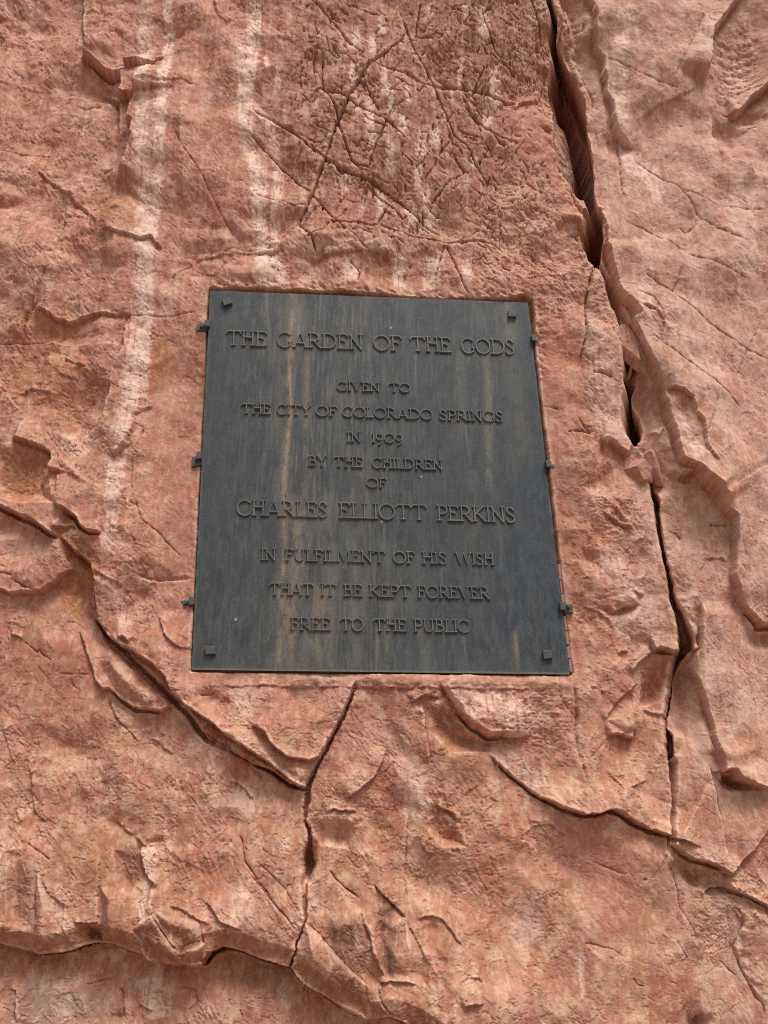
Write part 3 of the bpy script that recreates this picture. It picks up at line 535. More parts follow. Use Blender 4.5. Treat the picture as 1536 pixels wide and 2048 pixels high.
L(8, 50, [(832, 1841), (862, 1828), (886, 1841), (905, 1870), (921, 1892)]); L(9, 20, [(750, 1958), (790, 1957), (830, 1962)]); K(5, 3, [(752, 1960), (762, 2000), (780, 2020)])
L(5, 30, [(905, 1960), (925, 1950), (950, 1950), (965, 1975)]); K(6, 4, [(922, 1990), (925, 1992)]); L(9, 30, [(915, 2005), (940, 1998), (962, 1998)])
L(9, 60, [(971, 1502), (997, 1530), (1016, 1545), (1070, 1588), (1095, 1603), (1118, 1615), (1162, 1630), (1185, 1630), (1209, 1622), (1221, 1621), (1233, 1625), (1260, 1642), (1297, 1659), (1338, 1673)], 0.08, 0.0, chin=0)
L(14, 46, [(1050, 1575), (1118, 1615), (1162, 1630), (1185, 1630), (1209, 1622), (1221, 1621), (1233, 1625), (1260, 1642), (1297, 1659), (1338, 1673)], 0.25, 0.0, p=0.8)
K(6, 3, [(1118, 1620), (1140, 1632), (1160, 1630)])
# lower right
K(40, 1.0, [(1342, 1515, 6), (1348, 1530, 9), (1348, 1561, 8), (1349, 1605, 5), (1343, 1638, 6), (1339, 1672, 5), (1334, 1710, 3)], 0.0, 0.1)
L(22, 110, [(1340, 1690), (1352, 1697), (1366, 1708), (1382, 1720), (1398, 1722), (1415, 1725), (1436, 1736), (1454, 1752)], 0.03, 0.03, p=0.8)
L(9, 70, [(1454, 1745), (1446, 1690), (1439, 1638), (1429, 1588), (1412, 1515)], 0.02, 0.2); K(7, 3, [(1454, 1745), (1446, 1690), (1439, 1638), (1429, 1588), (1414, 1525)]); soft(-14, 20, [(1345, 1715), (1380, 1745), (1410, 1765)])
L(28, 50, [(1436, 1546), (1456, 1539), (1470, 1557), (1485, 1567), (1500, 1573), (1518, 1579), (1540, 1556)], 0.05, 0, chin=0); blob(1466, 1568, 26, 11, -34, 18, 3); L(7, 16, [(1419, 1545), (1436, 1540), (1454, 1538)])
L(12, 60, [(1400, 1790), (1419, 1784), (1440, 1775), (1456, 1777), (1475, 1783), (1497, 1794), (1520, 1806), (1545, 1822)], 0.1, 0); K(9, 4, [(1440, 1780), (1497, 1796), (1545, 1824)])
for k in range(6): L(3.6, 10, [(1395+k*6, 1738+k*9), (1425+k*6, 1752+k*8), (1455+k*6, 1770+k*6), (1490+k*8, 1782+k*8)], 0.25, under=0.8)
K(5, 3, [(1348, 1740), (1358, 1808), (1375, 1845)]); L(7, 60, [(1345, 1740), (1358, 1808), (1375, 1845), (1390, 1880), (1415, 1926)][::-1]); blob(1400, 2046, 20, 16, -30); L(9, 20, [(1385, 2042), (1402, 2026), (1418, 2030)])
K(6, 3, [(1453, 1808), (1475, 1820), (1487, 1842), (1470, 1892), (1480, 1925), (1490, 1953), (1505, 1985), (1524, 2011), (1530, 2060)]); L(6, 50, [(1453, 1808), (1487, 1842), (1470, 1892), (1490, 1953), (1524, 2011)]); K(5, 3, [(1440, 1920), (1455, 1935), (1475, 1953)])
K(7, 5, [(1343, 1736), (1346, 1740)]); K(6, 5, [(1288, 1757), (1293, 1761)]); L(4, 24, [(1043, 1679), (1070, 1652), (1101, 1650), (1134, 1676)]); K(4, 3, [(1185, 1722), (1209, 1733), (1253, 1750)]); K(4, 3, [(1165, 1896), (1170, 1886), (1178, 1886), (1226, 1899), (1250, 1915)])
K(4, 3, [(1160, 1505), (1165, 1544), (1178, 1584)]); K(4, 2.6, [(1266, 1956), (1275, 1970), (1290, 1973)]); L(5, 30, [(1330, 1930), (1360, 1920), (1372, 1908), (1360, 1885)]); K(4, 2.6, [(1352, 1880), (1372, 1915)]); L(6, 26, [(1295, 1560), (1260, 1575), (1290, 1600)][::-1])
L(5, 16, [(1205, 1540), (1230, 1560), (1248, 1582)])
# bottom left blocks
L(11, 50, [(281, 1689), (284, 1723), (298, 1757), (318, 1776)]); blob(256, 1728, 28, 44, -12, 10); blob(236, 1826, 32, 54, 10); blob(182, 1866, 20, 18, -16); L(9, 20, [(149, 1842), (176, 1846), (202, 1843)])
K(5, 3, [(56, 1684), (80, 1702), (105, 1720)]); L(6, 40, [(51, 1527), (61, 1547), (64, 1598), (74, 1632), (95, 1650)]); L(5, 24, [(127, 1581), (135, 1560), (146, 1537)]); L(8, 24, [(460, 1560), (475, 1566), (490, 1582), (508, 1600)])
K(6, 3, [(478, 1665), (484, 1682), (491, 1723), (520, 1764), (545, 1795)]); K(6, 3.2, [(500, 1745), (540, 1795), (571, 1828), (596, 1862)]); K(4, 3, [(510, 1719), (540, 1745), (570, 1775), (606, 1835)])
L(8, 30, [(339, 1811), (365, 1815), (385, 1828), (403, 1838), (425, 1846)]); K(6, 3, [(305, 1821), (325, 1855), (345, 1880), (366, 1902)]); K(6, 3, [(403, 1836), (410, 1870), (412, 1885)]); L(10, 60, [(271, 1858), (290, 1838), (315, 1824)][::-1])
L(7, 40, [(403, 1801), (420, 1806), (445, 1840), (490, 1860)]); K(5, 3, [(366, 1905), (372, 1888), (400, 1876)]); L(6, 30, [(30, 1620), (36, 1635), (15, 1650)]); L(7, 40, [(203, 1700), (198, 1790), (200, 1850)][::-1])
L(5, 50, [(75, 1735), (110, 1790), (135, 1810), (130, 1850), (148, 1888)]); L(5, 20, [(115, 1860), (130, 1870), (146, 1890)]); blob(310, 1683, 16, 6, -6); L(6, 30, [(230, 1640), (260, 1670), (285, 1690), (320, 1690)])
K(6, 3, [(159, 1975), (168, 1977), (180, 1972), (203, 1967), (215, 1967)]); K(7, 3, [(225, 1980), (235, 1995), (237, 2050)]); L(7, 24, [(10, 1983), (24, 1985), (22, 2050)]); blob(475, 1955, 36, 40, -14); L(7, 26, [(265, 2018), (285, 2025), (300, 2030)])
K(4, 3, [(350, 1980), (385, 1985), (390, 2010), (370, 2030)]); blob(225, 2045, 16, 14, -14)

# dark gaps where one block stands over the next
K(34, 1.0, [(x, y-1, w_) for (x, y), w_ in zip(BASE, [5]*2+[3, 4, 5, 4, 3, 3, 4, 6, 7, 5, 4, 3, 3, 4, 6, 8, 7, 6, 6, 5, 5, 6, 5, 4, 5, 4, 4])], 0, 0, warp='mid')
K(22, 1.0, [(503, 1528, 3), (524, 1536, 4), (544, 1545, 5), (578, 1569, 5), (606, 1580, 6)], 0.15, 0, warp='mid'); K(18, 1.0, [(183, 1232, 3), (203, 1263, 4), (237, 1292, 5), (271, 1328, 4), (305, 1360, 4), (335, 1391, 5), (366, 1421, 4), (389, 1450, 5), (413, 1482, 5), (436, 1492, 3)], 0.06, warp='mid')
K(22, 1.0, [(980, 1512, 2), (1016, 1547, 3), (1070, 1590, 3), (1118, 1617, 4), (1162, 1632, 4), (1185, 1632, 4), (1209, 1624, 5), (1233, 1628, 6), (1260, 1645, 6), (1297, 1662, 5), (1336, 1675, 3)], 0.1, 0.03, warp='mid')
K(16, 1.0, [(0, 1017, 4), (27, 1029, 5), (61, 1044, 4), (102, 1070, 4), (118, 1082, 2)], 0, 0.1, warp='mid'); K(14, 1.0, [(128, 1028, 2), (150, 1040, 3), (162, 1060, 3), (182, 1070, 3), (204, 1073, 2)], 0.1, warp='mid'); K(14, 1.0, [(170, 115, 2), (200, 135, 4), (225, 150, 5), (248, 149, 4)], 0.1, 0.05, warp='mid')
K(16, 1.0, [(915, 1420, 2), (943, 1458, 4), (974, 1478, 4), (1001, 1480, 3)], 0.15, warp='mid'); K(14, 1.0, [(217, 1380, 2), (240, 1402, 3), (270, 1420, 4), (320, 1426, 3)], 0.1, warp='mid'); K(20, 1.0, [(1440, 1550, 3), (1462, 1556, 8), (1480, 1574, 7), (1505, 1580, 4)], 0.1, warp='mid')
K(14, 1.0, [(1360, 1706, 3), (1385, 1725, 4), (1415, 1730, 3), (1440, 1742, 3)], 0.1, warp='mid'); K(16, 1.0, [(1487, 1228, 3), (1517, 1254, 5), (1545, 1254, 5)], 0.1, 0, warp='mid'); K(14, 1.0, [(1316, 1302, 2), (1332, 1306, 4), (1354, 1308, 3)], 0.1, warp='mid')
# broken stone inside the grooves and on their lips
def crush(pts, w, h, seed):
    wd, d, s, t, ww = poly_dist(pts, w)
    g = np.exp(-(d/(0.55*w))**2)
    Hh[wd] += g*h*(tri(mx[wd]/17, mz[wd]/15, seed)+0.6*tri(mx[wd]/8+.3, mz[wd]/9, seed+1)+0.5*ridged(mx[wd]/12, mz[wd]/10, seed+2, 2))
crush(ARC, 34, 3.2, 71); crush([(717, 1354), (669, 1469), (618, 1564), (608, 1642), (618, 1733), (600, 1860)], 26, 2.6, 74); crush([(450, 1496), (510, 1530), (600, 1570)], 40, 3.4, 77)
crush([(1189, 490), (1236, 649), (1256, 765), (1270, 882), (1311, 1000), (1341, 1186), (1366, 1290), (1350, 1406), (1341, 1520), (1340, 1680)], 24, 2.0, 80); crush([(1050, 1575), (1162, 1630), (1297, 1659)], 24, 2.5, 83)
crush([(1340, 1700), (1400, 1740), (1456, 1777), (1545, 1822)], 50, 3.6, 86); crush([(1095, 30), (1110, 200), (1150, 430), (1170, 560)], 40, 2.0, 89); crush(BASE, 34, 2.4, 92); crush([(879, 1371), (930, 1440), (1030, 1477)], 30, 3.0, 95)

# ---- the socket cut for the plaque
SOCK = [(415, 584), (418, 575), (440, 577), (462, 574), (490, 578), (530, 576), (560, 581), (600, 580), (640, 586), (676, 582), (720, 588), (752, 586), (800, 592), (838, 589), (880, 595), (925, 593), (960, 598), (1000, 600), (1030, 596), (1048, 592), (1064, 602), (1068, 620), (1070, 700), (1080, 790), (1094, 900), (1108, 1020), (1123, 1140), (1137, 1260), (1147, 1346), (1143, 1352), (1000, 1351), (800, 1349), (600, 1347), (400, 1346), (381, 1345), (382, 1300), (391, 1120), (401, 900), (410, 700)]
wsk = win(330, 1220, 540, 1420)
Xs = wjt[0][wsk]; Ys = wjt[1][wsk]
ins = inside(SOCK, Xs, Ys)
# local mean of the rock is eased to the plaque's level round the socket so it neither floats nor sinks
P4 = [(421, 583.5), (1055, 607.5), (1138, 1349.5), (384, 1340)]
wS, dS, sS, _, _ = poly_dist(SOCK+[SOCK[0]], 70, 'joint')
_d = np.full(ga.shape, 99.0, np.float32); _d[wS] = dS
near = np.exp(-(dS/26)**2)
lowp = Hh[wS]
Hh[wS] = lowp*(1-0.62*near)
sub = Hh[wsk]
dep_ = sstep(-0.5, 3.0, _d[wsk])
Hh[wsk] = np.where(ins, sub*(1-dep_)+dep_*(-13+0.10*sub+1.5*fbm(mx[wsk]/20, mz[wsk]/20, 111, 3)), sub)
# dressed mortar sill below the plate and rounded lip above it
soft(4.5, 9, [(560, 1358), (760, 1361), (950, 1363), (1140, 1366)], 0.08)
L(5, 16, [(380, 1372), (600, 1374), (900, 1378), (1130, 1382)][::1], 0.2, p=1)
crush([(430, 572), (620, 576), (800, 584), (1050, 594), (1075, 640), (1082, 760)], 22, 3.2, 98); crush([(404, 600), (396, 760), (388, 1000), (376, 1300)], 16, 1.2, 99)

# ------------------------------------------------------------------ colours of the stone (stains and beds, with some shade painted in)
def col(r, g, b): return np.array([r, g, b], np.float32)
SALMON = col(.50, .226, .158); PINK = col(.53, .315, .24); DEEP = col(.27, .10, .064); PALE = col(.82, .60, .49); ORANGE = col(.42, .185, .095); RUST = col(.40, .165, .105); BROWN = col(.21, .100, .062); TAN = col(.50, .30, .20); GREY = col(.20, .165, .15)
CL = np.empty(ga.shape+(3,), np.float32); CL[:] = SALMON
def paint(mask, c, w=None):
    mask = np.clip(mask, 0, 1)[..., None]
    if w is None: CL[:] = CL*(1-mask)+c*mask
    else: CL[w] = CL[w]*(1-mask)+c*mask
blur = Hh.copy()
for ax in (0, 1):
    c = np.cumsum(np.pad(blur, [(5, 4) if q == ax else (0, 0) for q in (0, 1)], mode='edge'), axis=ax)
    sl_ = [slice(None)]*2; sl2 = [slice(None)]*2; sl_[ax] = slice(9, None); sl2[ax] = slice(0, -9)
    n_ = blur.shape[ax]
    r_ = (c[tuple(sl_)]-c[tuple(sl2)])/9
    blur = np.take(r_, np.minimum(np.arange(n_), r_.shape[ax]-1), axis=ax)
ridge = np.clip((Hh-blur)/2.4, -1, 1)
def nz(sx, sz, seed, o=3): return fbm(mx/sx, mz/sz, seed, o)
paint(0.5*sstep(0.0, 0.5, nz(260, 300, 201)), PINK); paint(0.45*sstep(0.05, 0.45, nz(110, 130, 205)), ORANGE); paint(0.45*sstep(0.05, 0.4, nz(60, 90, 209)), RUST)
paint(0.4*sstep(0.0, 0.4, nz(70, 60, 213)), TAN)
paint(0.9*m_right, PINK); paint(0.35*m_right*sstep(-0.1, 0.3, nz(30, 160, 217)), PALE)
paint(0.85*m_top*sstep(-0.5, 0.15, nz(50, 220, 221)), DEEP); paint(0.4*m_top*sstep(0.0, 0.35, nz(22, 120, 225)), TAN)
paint(0.5*disc(430, 260, 26, 260), DEEP*1.25); paint(0.6*disc(1060, 90, 60, 130), DEEP*1.1); paint(0.35*disc(600, 240, 60, 240), DEEP)
def fz(sx, sz, seed, o=5, g=0.64): return fbm(mx/sx, mz/sz, seed, o, g)
lowz = 1-0.55*m_top
fa = fz(95, 120, 540); fb = fz(60, 90, 543)
paint(0.5*lowz*sstep(0.04, 0.2, fa), col(.66, .40, .295)); paint(0.55*sstep(0.04, 0.16, fb), RUST*1.12); paint(0.5*sstep(0.08, 0.2, fz(45, 60, 546)), TAN*1.05); paint(0.4*sstep(0.12, 0.24, -fa), BROWN*1.9); paint(0.3*sstep(0.1, 0.2, -fb), PINK)
paint(0.8*m_top*sstep(-0.3, 0.05, fz(60, 160, 560)), DEEP*1.05); paint(0.6*disc(1000, 60, 90, 150)*sstep(-.3, .1, fz(30, 60, 561)), DEEP)
topz = sstep(1150, 500, gb)*(1-0.5*m_right)
paint(0.3*topz*sstep(0.0, 0.45, nz(22, 250, 550, 4)), PALE*.92); paint(0.45*topz*sstep(0.0, 0.4, nz(40, 300, 553, 4)), DEEP*1.3); paint(0.2*sstep(0.05, 0.35, nz(8, 60, 556, 3)), PALE*.9)
lo_ = sstep(1250, 1650, gb)
paint(0.5*lo_*sstep(-0.05, 0.2, fz(120, 150, 570)), col(.50, .27, .165)); paint(0.45*lo_*sstep(0.03, 0.18, fz(50, 70, 572)), col(.76, .54, .37)); paint(0.4*lo_*sstep(0.05, 0.2, fz(80, 130, 574)), RUST)
def streak(pts, w, c, k=1.0, grain=12, seed=300, lo=-0.3, hi=0.05, e=0.08):
    """run-off stain along a line, broken up by vertical grain"""
    wd, d, s, t, ww = poly_dist(pts, w*2.2, 'joint')
    n = fbm(mx[wd]/grain, mz[wd]/(grain*14), seed, 3)+0.5*fbm(mx[wd]/(grain*1.6), mz[wd]/(grain*2.4), seed+3, 3)
    q = np.clip(1.4-(d/(w*ww*(0.75+0.7*vary2[wd])))**2*1.4, 0, 1)*taper(t, e)
    paint(0.95*k*q*sstep(lo+.03, hi+.03, n+0.5*(q-0.6)+0.45*ridge[wd]), c, wd)
streak([(290, -10), (285, 80), (292, 170), (290, 300), (290, 420), (285, 500), (282, 600), (270, 700), (255, 800), (245, 900), (232, 960), (225, 1060), (210, 1120)], 14, PALE, 0.8, 9, 301, -0.4, 0.15, e=0.03)
streak([(338, -10), (335, 90), (330, 200), (325, 330), (312, 430), (300, 500), (296, 620), (284, 740), (262, 830)], 11, PALE, 1.0, 8, 303, -0.5, 0.1, 0.03)
streak([(300, 190), (306, 300), (300, 480), (290, 620), (270, 800)], 20, PALE, 0.42, 7, 304, -0.1, 0.2)
streak([(512, -10), (508, 60), (500, 160), (484, 210), (500, 300), (518, 380), (522, 470), (530, 560)], 14, PALE, 1.0, 8, 305, -0.5, 0.1, 0.02)
streak([(478, 60), (492, 200), (540, 250), (556, 340), (552, 440), (545, 560)], 10, PALE, 0.85, 6, 307)
streak([(524, 530), (540, 550), (548, 580)], 34, PALE, 0.8, 10, 309); streak([(550, 500), (600, 505), (700, 500), (850, 490)], 10, PALE, 0.5, 9, 310)
for i, (x, y0, y1, w) in enumerate([(633, 195, 225, 5), (668, 270, 300, 4), (708, 130, 190, 5), (716, 190, 240, 5), (770, 120, 210, 6), (782, 160, 260, 6), (804, 230, 290, 8), (778, 280, 370, 8), (815, 160, 230, 4),
                              (840, 250, 330, 9), (868, 250, 300, 9), (838, 320, 400, 7), (855, 360, 420, 7), (878, 255, 300, 5), (720, 400, 440, 5), (760, 370, 440, 6), (990, 120, 230, 9), (965, 20, 120, 10), (975, 200, 260, 7),
                              (905, 170, 210, 4), (925, 120, 200, 4), (855, 0, 40, 6), (765, 20, 70, 7), (710, 30, 110, 7), (745, 60, 120, 7), (820, 395, 470, 10), (860, 400, 470, 14), (560, 130, 200, 5), (533, 100, 160, 4),
                              (800, 490, 590, 12), (860, 490, 590, 14), (935, 500, 590, 10), (700, 500, 580, 14), (620, 520, 570, 14), (950, 300, 330, 5), (690, 340, 400, 9), (740, 180, 330, 8), (930, 20, 60, 6)]):
    streak([(x, y0), (x+rng.normal(0, 3), (y0+y1)/2), (x+rng.normal(0, 5), y1)], w*1.1, PALE, 0.9, 4, 320+i, -0.5, 0.2, 0.3)
streak([(1000, 360), (1040, 420), (1020, 480), (960, 460), (880, 430)], 34, TAN*1.2, 0.7, 12, 360)
streak([(1245, 20), (1235, 120), (1238, 240), (1270, 330), (1310, 340), (1320, 420)], 16, PALE, 0.8, 9, 362); streak([(1385, 480), (1400, 600), (1420, 760), (1440, 900)], 24, PALE, 0.3, 9, 364); streak([(1440, 30), (1400, 100), (1480, 100), (1500, 160)], 22, PALE, 0.5, 9, 365)
streak([(1500, 340), (1480, 420), (1500, 560)], 30, PALE, 0.45, 8, 366); streak([(1330, 640), (1370, 700), (1390, 800)], 22, PALE, 0.35, 8, 368); streak([(1290, 560), (1275, 640), (1300, 700)], 14, PALE, 0.6, 8, 369)
streak([(1340, 830), (1370, 900), (1390, 930)], 16, PALE, 0.5, 7, 370); streak([(1170, 640), (1200, 760), (1210, 860), (1235, 900)], 26, PALE, 0.5, 10, 371); streak([(1180, 1100), (1260, 1180), (1290, 1230), (1230, 1280)], 30, PALE, 0.55, 9, 372)
streak([(1400, 1250), (1410, 1330), (1425, 1400)], 20, PALE, 0.4, 9, 374); streak([(1460, 1380), (1500, 1450), (1440, 1480)], 30, PALE, 0.45, 8, 375); streak([(880, 1370), (960, 1400), (1040, 1430), (1080, 1460)], 36, PALE, 0.75, 9, 376)
streak([(560, 1365), (700, 1370), (640, 1420)], 30, PALE, 0.5, 8, 377); streak([(760, 1380), (780, 1460), (830, 1560), (840, 1620), (800, 1640)], 22, PALE, 0.55, 7, 378); streak([(560, 1370), (600, 1470)], 30, RUST, 0.5, 8, 379)
streak([(700, 1450), (740, 1480), (710, 1560)], 24, PINK*1.1, 0.6, 9, 380); streak([(470, 1350), (490, 1400), (520, 1420)], 30, PALE, 0.5, 9, 381); streak([(820, 1640), (850, 1720), (860, 1800)], 26, TAN*1.15, 0.6, 7, 382)
streak([(1040, 1780), (1060, 1860), (1020, 1880)], 28, PALE, 0.5, 7, 383); streak([(1160, 1900), (1163, 2000)], 6, PALE, 0.7, 5, 384); streak([(1390, 1790), (1400, 1860), (1410, 1950)], 30, TAN*1.15, 0.8, 7, 385); streak([(1260, 1700), (1220, 1800), (1240, 1900)], 50, SALMON*1.05, 0.6, 30, 386)
streak([(420, 1590), (440, 1680), (480, 1620), (500, 1560)], 34, PALE, 0.5, 9, 387); streak([(60, 1720), (110, 1800), (140, 1850)], 12, PALE, 0.5, 7, 388); streak([(0, 1700), (15, 1780)], 10, PALE, 0.6, 7, 389); streak([(300, 1690), (300, 1750), (290, 1850)], 14, PALE, 0.7, 8, 390)
streak([(460, 1760), (480, 1800), (500, 1860)], 26, PALE, 0.4, 8, 391); streak([(290, 1960), (310, 2048)], 26, PALE, 0.75, 8, 392); streak([(90, 1950), (100, 2048)], 26, PALE, 0.4, 8, 393); streak([(560, 2010), (590, 1990)], 24, PALE, 0.8, 8, 394)
streak([(130, 900), (150, 880), (180, 900)], 22, PALE, 0.5, 7, 395); streak([(330, 640), (340, 560)], 20, PALE, 0.4, 7, 396); streak([(0, 1380), (40, 1420), (80, 1440)], 22, PALE, 0.5, 7, 397); streak([(210, 1150), (240, 1210), (250, 1260)], 14, PALE, 0.55, 7, 398)
streak([(345, 1320), (340, 1350), (360, 1400)], 14, PALE, 0.5, 7, 399); streak([(1000, 1500), (1040, 1540), (1100, 1560)], 26, PALE, 0.45, 8, 400); streak([(620, 1760), (640, 1830)], 22, PINK, 0.6, 8, 401)
NMT = nz(24, 40, 410); NBL = nz(50, 70, 411)
# orange, rusty, brown and dark places; dimmed pinks paint shade on fissure walls
for x, y, rx, ry, an, c, k in ((100, 660, 70, 26, 5, ORANGE, .6), (120, 770, 90, 60, 0, ORANGE, .55), (50, 960, 55, 60, 0, ORANGE*.95, .75), (165, 1110, 60, 26, 45, ORANGE*.9, .9), (150, 1180, 42, 44, 0, ORANGE, .85),
                               (225, 425, 44, 40, 0, ORANGE*.92, .6), (320, 720, 18, 40, 5, ORANGE*.9, .7), (310, 1350, 60, 26, 45, RUST, .8), (260, 1290, 30, 16, 35, ORANGE*.9, .6), (340, 1270, 60, 30, 0, RUST*1.1, .6), (420, 1460, 60, 22, 35, RUST*.95, .8),
                               (210, 1245, 30, 16, 30, BROWN*1.3, .5), (80, 1380, 120, 90, 0, RUST*1.08, .55), (130, 1340, 40, 50, 0, DEEP*1.3, .5), (430, 1700, 60, 90, 0, RUST*1.1, .55), (390, 1770, 60, 60, 0, RUST*1.05, .5), (210, 1700, 40, 70, 0, ORANGE*.85, .5),
                               (50, 1790, 34, 70, 0, BROWN*1.35, .6), (110, 1760, 28, 70, 0, BROWN*1.6, .4), (235, 1840, 34, 60, 0, RUST*.8, .55), (265, 1730, 20, 40, 0, BROWN*1.3, .5), (340, 1870, 60, 44, 0, BROWN*1.4, .5), (180, 1870, 30, 24, 0, RUST*.7, .6),
                               (470, 1950, 46, 42, 0, BROWN*1.5, .45), (400, 1970, 40, 40, 0, RUST*1.15, .5), (110, 2020, 90, 40, 0, GREY*1.8, .35), (560, 1970, 60, 30, 35, BROWN*1.5, .5), (700, 1880, 36, 70, -8, BROWN*1.1, .75), (778, 1885, 20, 66, -2, BROWN*.95, .7), (765, 1830, 24, 14, 35, BROWN, .5),
                               (660, 1930, 50, 30, 40, BROWN*1.5, .5), (730, 1960, 40, 40, 0, BROWN*1.5, .5), (770, 1660, 36, 60, 0, RUST, .65), (790, 1400, 22, 50, 8, RUST*.95, .6), (760, 1570, 26, 36, 30, ORANGE*.9, .6), (880, 1440, 46, 26, 35, BROWN*1.6, .6), (890, 1490, 50, 40, 20, ORANGE*.95, .6),
                               (890, 1660, 50, 46, 0, ORANGE, .6), (990, 1740, 50, 130, 10, RUST*1.1, .55), (900, 1880, 46, 50, 30, BROWN*1.6, .4), (860, 1880, 14, 60, -20, RUST*1.1, .6), (1320, 1380, 26, 60, 5, RUST*.95, .75), (1310, 1460, 22, 30, 0, ORANGE*.9, .5), (1150, 1100, 50, 50, 0, ORANGE*1.1, .4),
                               (1135, 1300, 20, 60, -8, RUST*1.0, .6), (1390, 1620, 34, 60, -8, RUST*1.15, .5), (1340, 1990, 40, 60, 10, RUST*1.1, .6), (1140, 1700, 80, 60, 0, SALMON, .5), (1500, 1480, 50, 30, -30, RUST*1.15, .5), (1500, 1700, 50, 60, 0, RUST*1.05, .5), (1400, 1860, 24, 50, 0, BROWN*1.5, .4),
                               (1420, 1500, 30, 60, 0, PINK*.9, .5), (1145, 370, 26, 40, 10, ORANGE*1.15, .4), (1060, 260, 50, 80, 0, SALMON*1.05, .7), (470, 600, 60, 14, 5, ORANGE, .5), (380, 1000, 40, 260, 3, SALMON*.88, .5), (1100, 700, 26, 90, -8, SALMON*1.06, .6),
                               (680, 420, 50, 34, 0, RUST*.95, .4), (655, 300, 60, 40, 0, DEEP, .4), (760, 1150, 300, 330, 0, SALMON*.8, .5), (1300, 800, 30, 70, -18, PINK*.72, .6), (1405, 1090, 46, 60, 0, PINK*.8, .5), (1378, 1390, 18, 80, -5, PINK*.75, .6),
                               (1180, 120, 34, 120, -15, PINK*.8, .5), (1500, 1590, 40, 12, 0, BROWN, .2), (570, 1560, 40, 14, 30, ORANGE, .4), (530, 1500, 40, 20, 40, TAN, .6)):
    R_ = max(rx, ry)*1.6; w_ = win(x-R_, x+R_, y-R_, y+R_); a_ = math.radians(an); X_ = wa[w_]-x; Y_ = wb[w_]-y
    q_ = np.sqrt(((X_*math.cos(a_)+Y_*math.sin(a_))/rx)**2+((-X_*math.sin(a_)+Y_*math.cos(a_))/ry)**2)
    paint(min(1, k*1.25)*(1-sstep(0.6, 1.45, q_+0.8*NBL[w_]))*sstep(-0.9, 0.0, NMT[w_]), c, w_)
paint(0.8*disc(1155, 310, 22, 60, -14)*sstep(-0.3, 0.2, nz(9, 9, 500)), GREY*.75); paint(0.7*disc(1158, 352, 14, 16)*sstep(-0.1, 0.2, nz(6, 8, 501)), col(.42, .38, .36))
for x, y in ((120, 1965), (95, 2035), (160, 2040), (260, 1985), (310, 1990), (140, 2020)): paint(0.55*disc(x, y, 12, 8, 20)*sstep(-0.2, 0.1, nz(5, 7, 503)), GREY*.8)
# dust and fine mottling; relief shading painted in: paler crests, darker hollows
bd_w, bd_d, bd_s, _, _ = poly_dist(BASE, 70, 'mid')
paint(0.55*(1-sstep(20, 62, bd_d))*(bd_s > 0), ORANGE*.85, bd_w)  # orange stone above the overhang's edge, its underside shade painted in too
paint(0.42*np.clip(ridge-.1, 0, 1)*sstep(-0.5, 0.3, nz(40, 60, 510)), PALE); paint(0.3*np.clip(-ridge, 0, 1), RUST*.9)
paint(0.28*sstep(0.1, 0.22, fz(16, 30, 515, 4)), PALE*.9); paint(0.25*sstep(0.1, 0.22, fz(18, 36, 518, 4)), RUST); paint(0.22*sstep(0.1, 0.4, nz(5, 30, 521, 2))*(m_top*.6+m_right*.6+.1), PALE)
_l = CL.mean(-1, keepdims=True); CL[:] = np.clip(_l+(CL-_l)*1.06, 0.01, 1)
CL *= (1+0.16*nz(18, 26, 525))[..., None]*(1+0.035*perlin(mx/3.6, mz/4.2, 531))[..., None]

# ------------------------------------------------------------------ materials
def mat(name):
    m_ = bpy.data.materials.new(name); m_.use_nodes = True
    b = m_.node_tree.nodes['Principled BSDF']; return m_, m_.node_tree, b
def N(nt_, t, **kw):
    n = nt_.nodes.new(t)
    for k, v in kw.items():
        if k in n.inputs: n.inputs[k].default_value = v
        else: setattr(n, k, v)
    return n
rock, nt, b = mat('sandstone')
at = N(nt, 'ShaderNodeAttribute', attribute_name='stone_colour')
tc = N(nt, 'ShaderNodeTexCoord')
n1 = N(nt, 'ShaderNodeTexNoise', Scale=260.0, Detail=3.0, Roughness=0.6); nt.links.new(tc.outputs['Object'], n1.inputs['Vector'])
n2 = N(nt, 'ShaderNodeTexNoise', Scale=900.0, Detail=2.0); nt.links.new(tc.outputs['Object'], n2.inputs['Vector'])
mr = N(nt, 'ShaderNodeMapRange'); mr.inputs['From Min'].default_value = 0.3; mr.inputs['From Max'].default_value = 0.7; mr.inputs['To Min'].default_value = 0.955; mr.inputs['To Max'].default_value = 1.045
nt.links.new(n1.outputs['Fac'], mr.inputs['Value'])
mx_ = N(nt, 'ShaderNodeVectorMath', operation='SCALE'); nt.links.new(at.outputs['Color'], mx_.inputs[0]); nt.links.new(mr.outputs[0], mx_.inputs['Scale'])
nt.links.new(mx_.outputs[0], b.inputs['Base Color'])
b.inputs['Roughness'].default_value = 0.88; b.inputs['Specular IOR Level'].default_value = 0.25
vo = N(nt, 'ShaderNodeTexVoronoi', Scale=170.0); vo.feature = 'F1'; nt.links.new(tc.outputs['Object'], vo.inputs['Vector'])
a0 = N(nt, 'ShaderNodeMath', operation='MULTIPLY_ADD'); a0.inputs[1].default_value = 1.0; nt.links.new(vo.outputs['Distance'], a0.inputs[0]); nt.links.new(n1.outputs['Fac'], a0.inputs[2])
ad = N(nt, 'ShaderNodeMath', operation='MULTIPLY_ADD'); ad.inputs[1].default_value = 0.25; nt.links.new(n2.outputs['Fac'], ad.inputs[0]); nt.links.new(a0.outputs[0], ad.inputs[2])
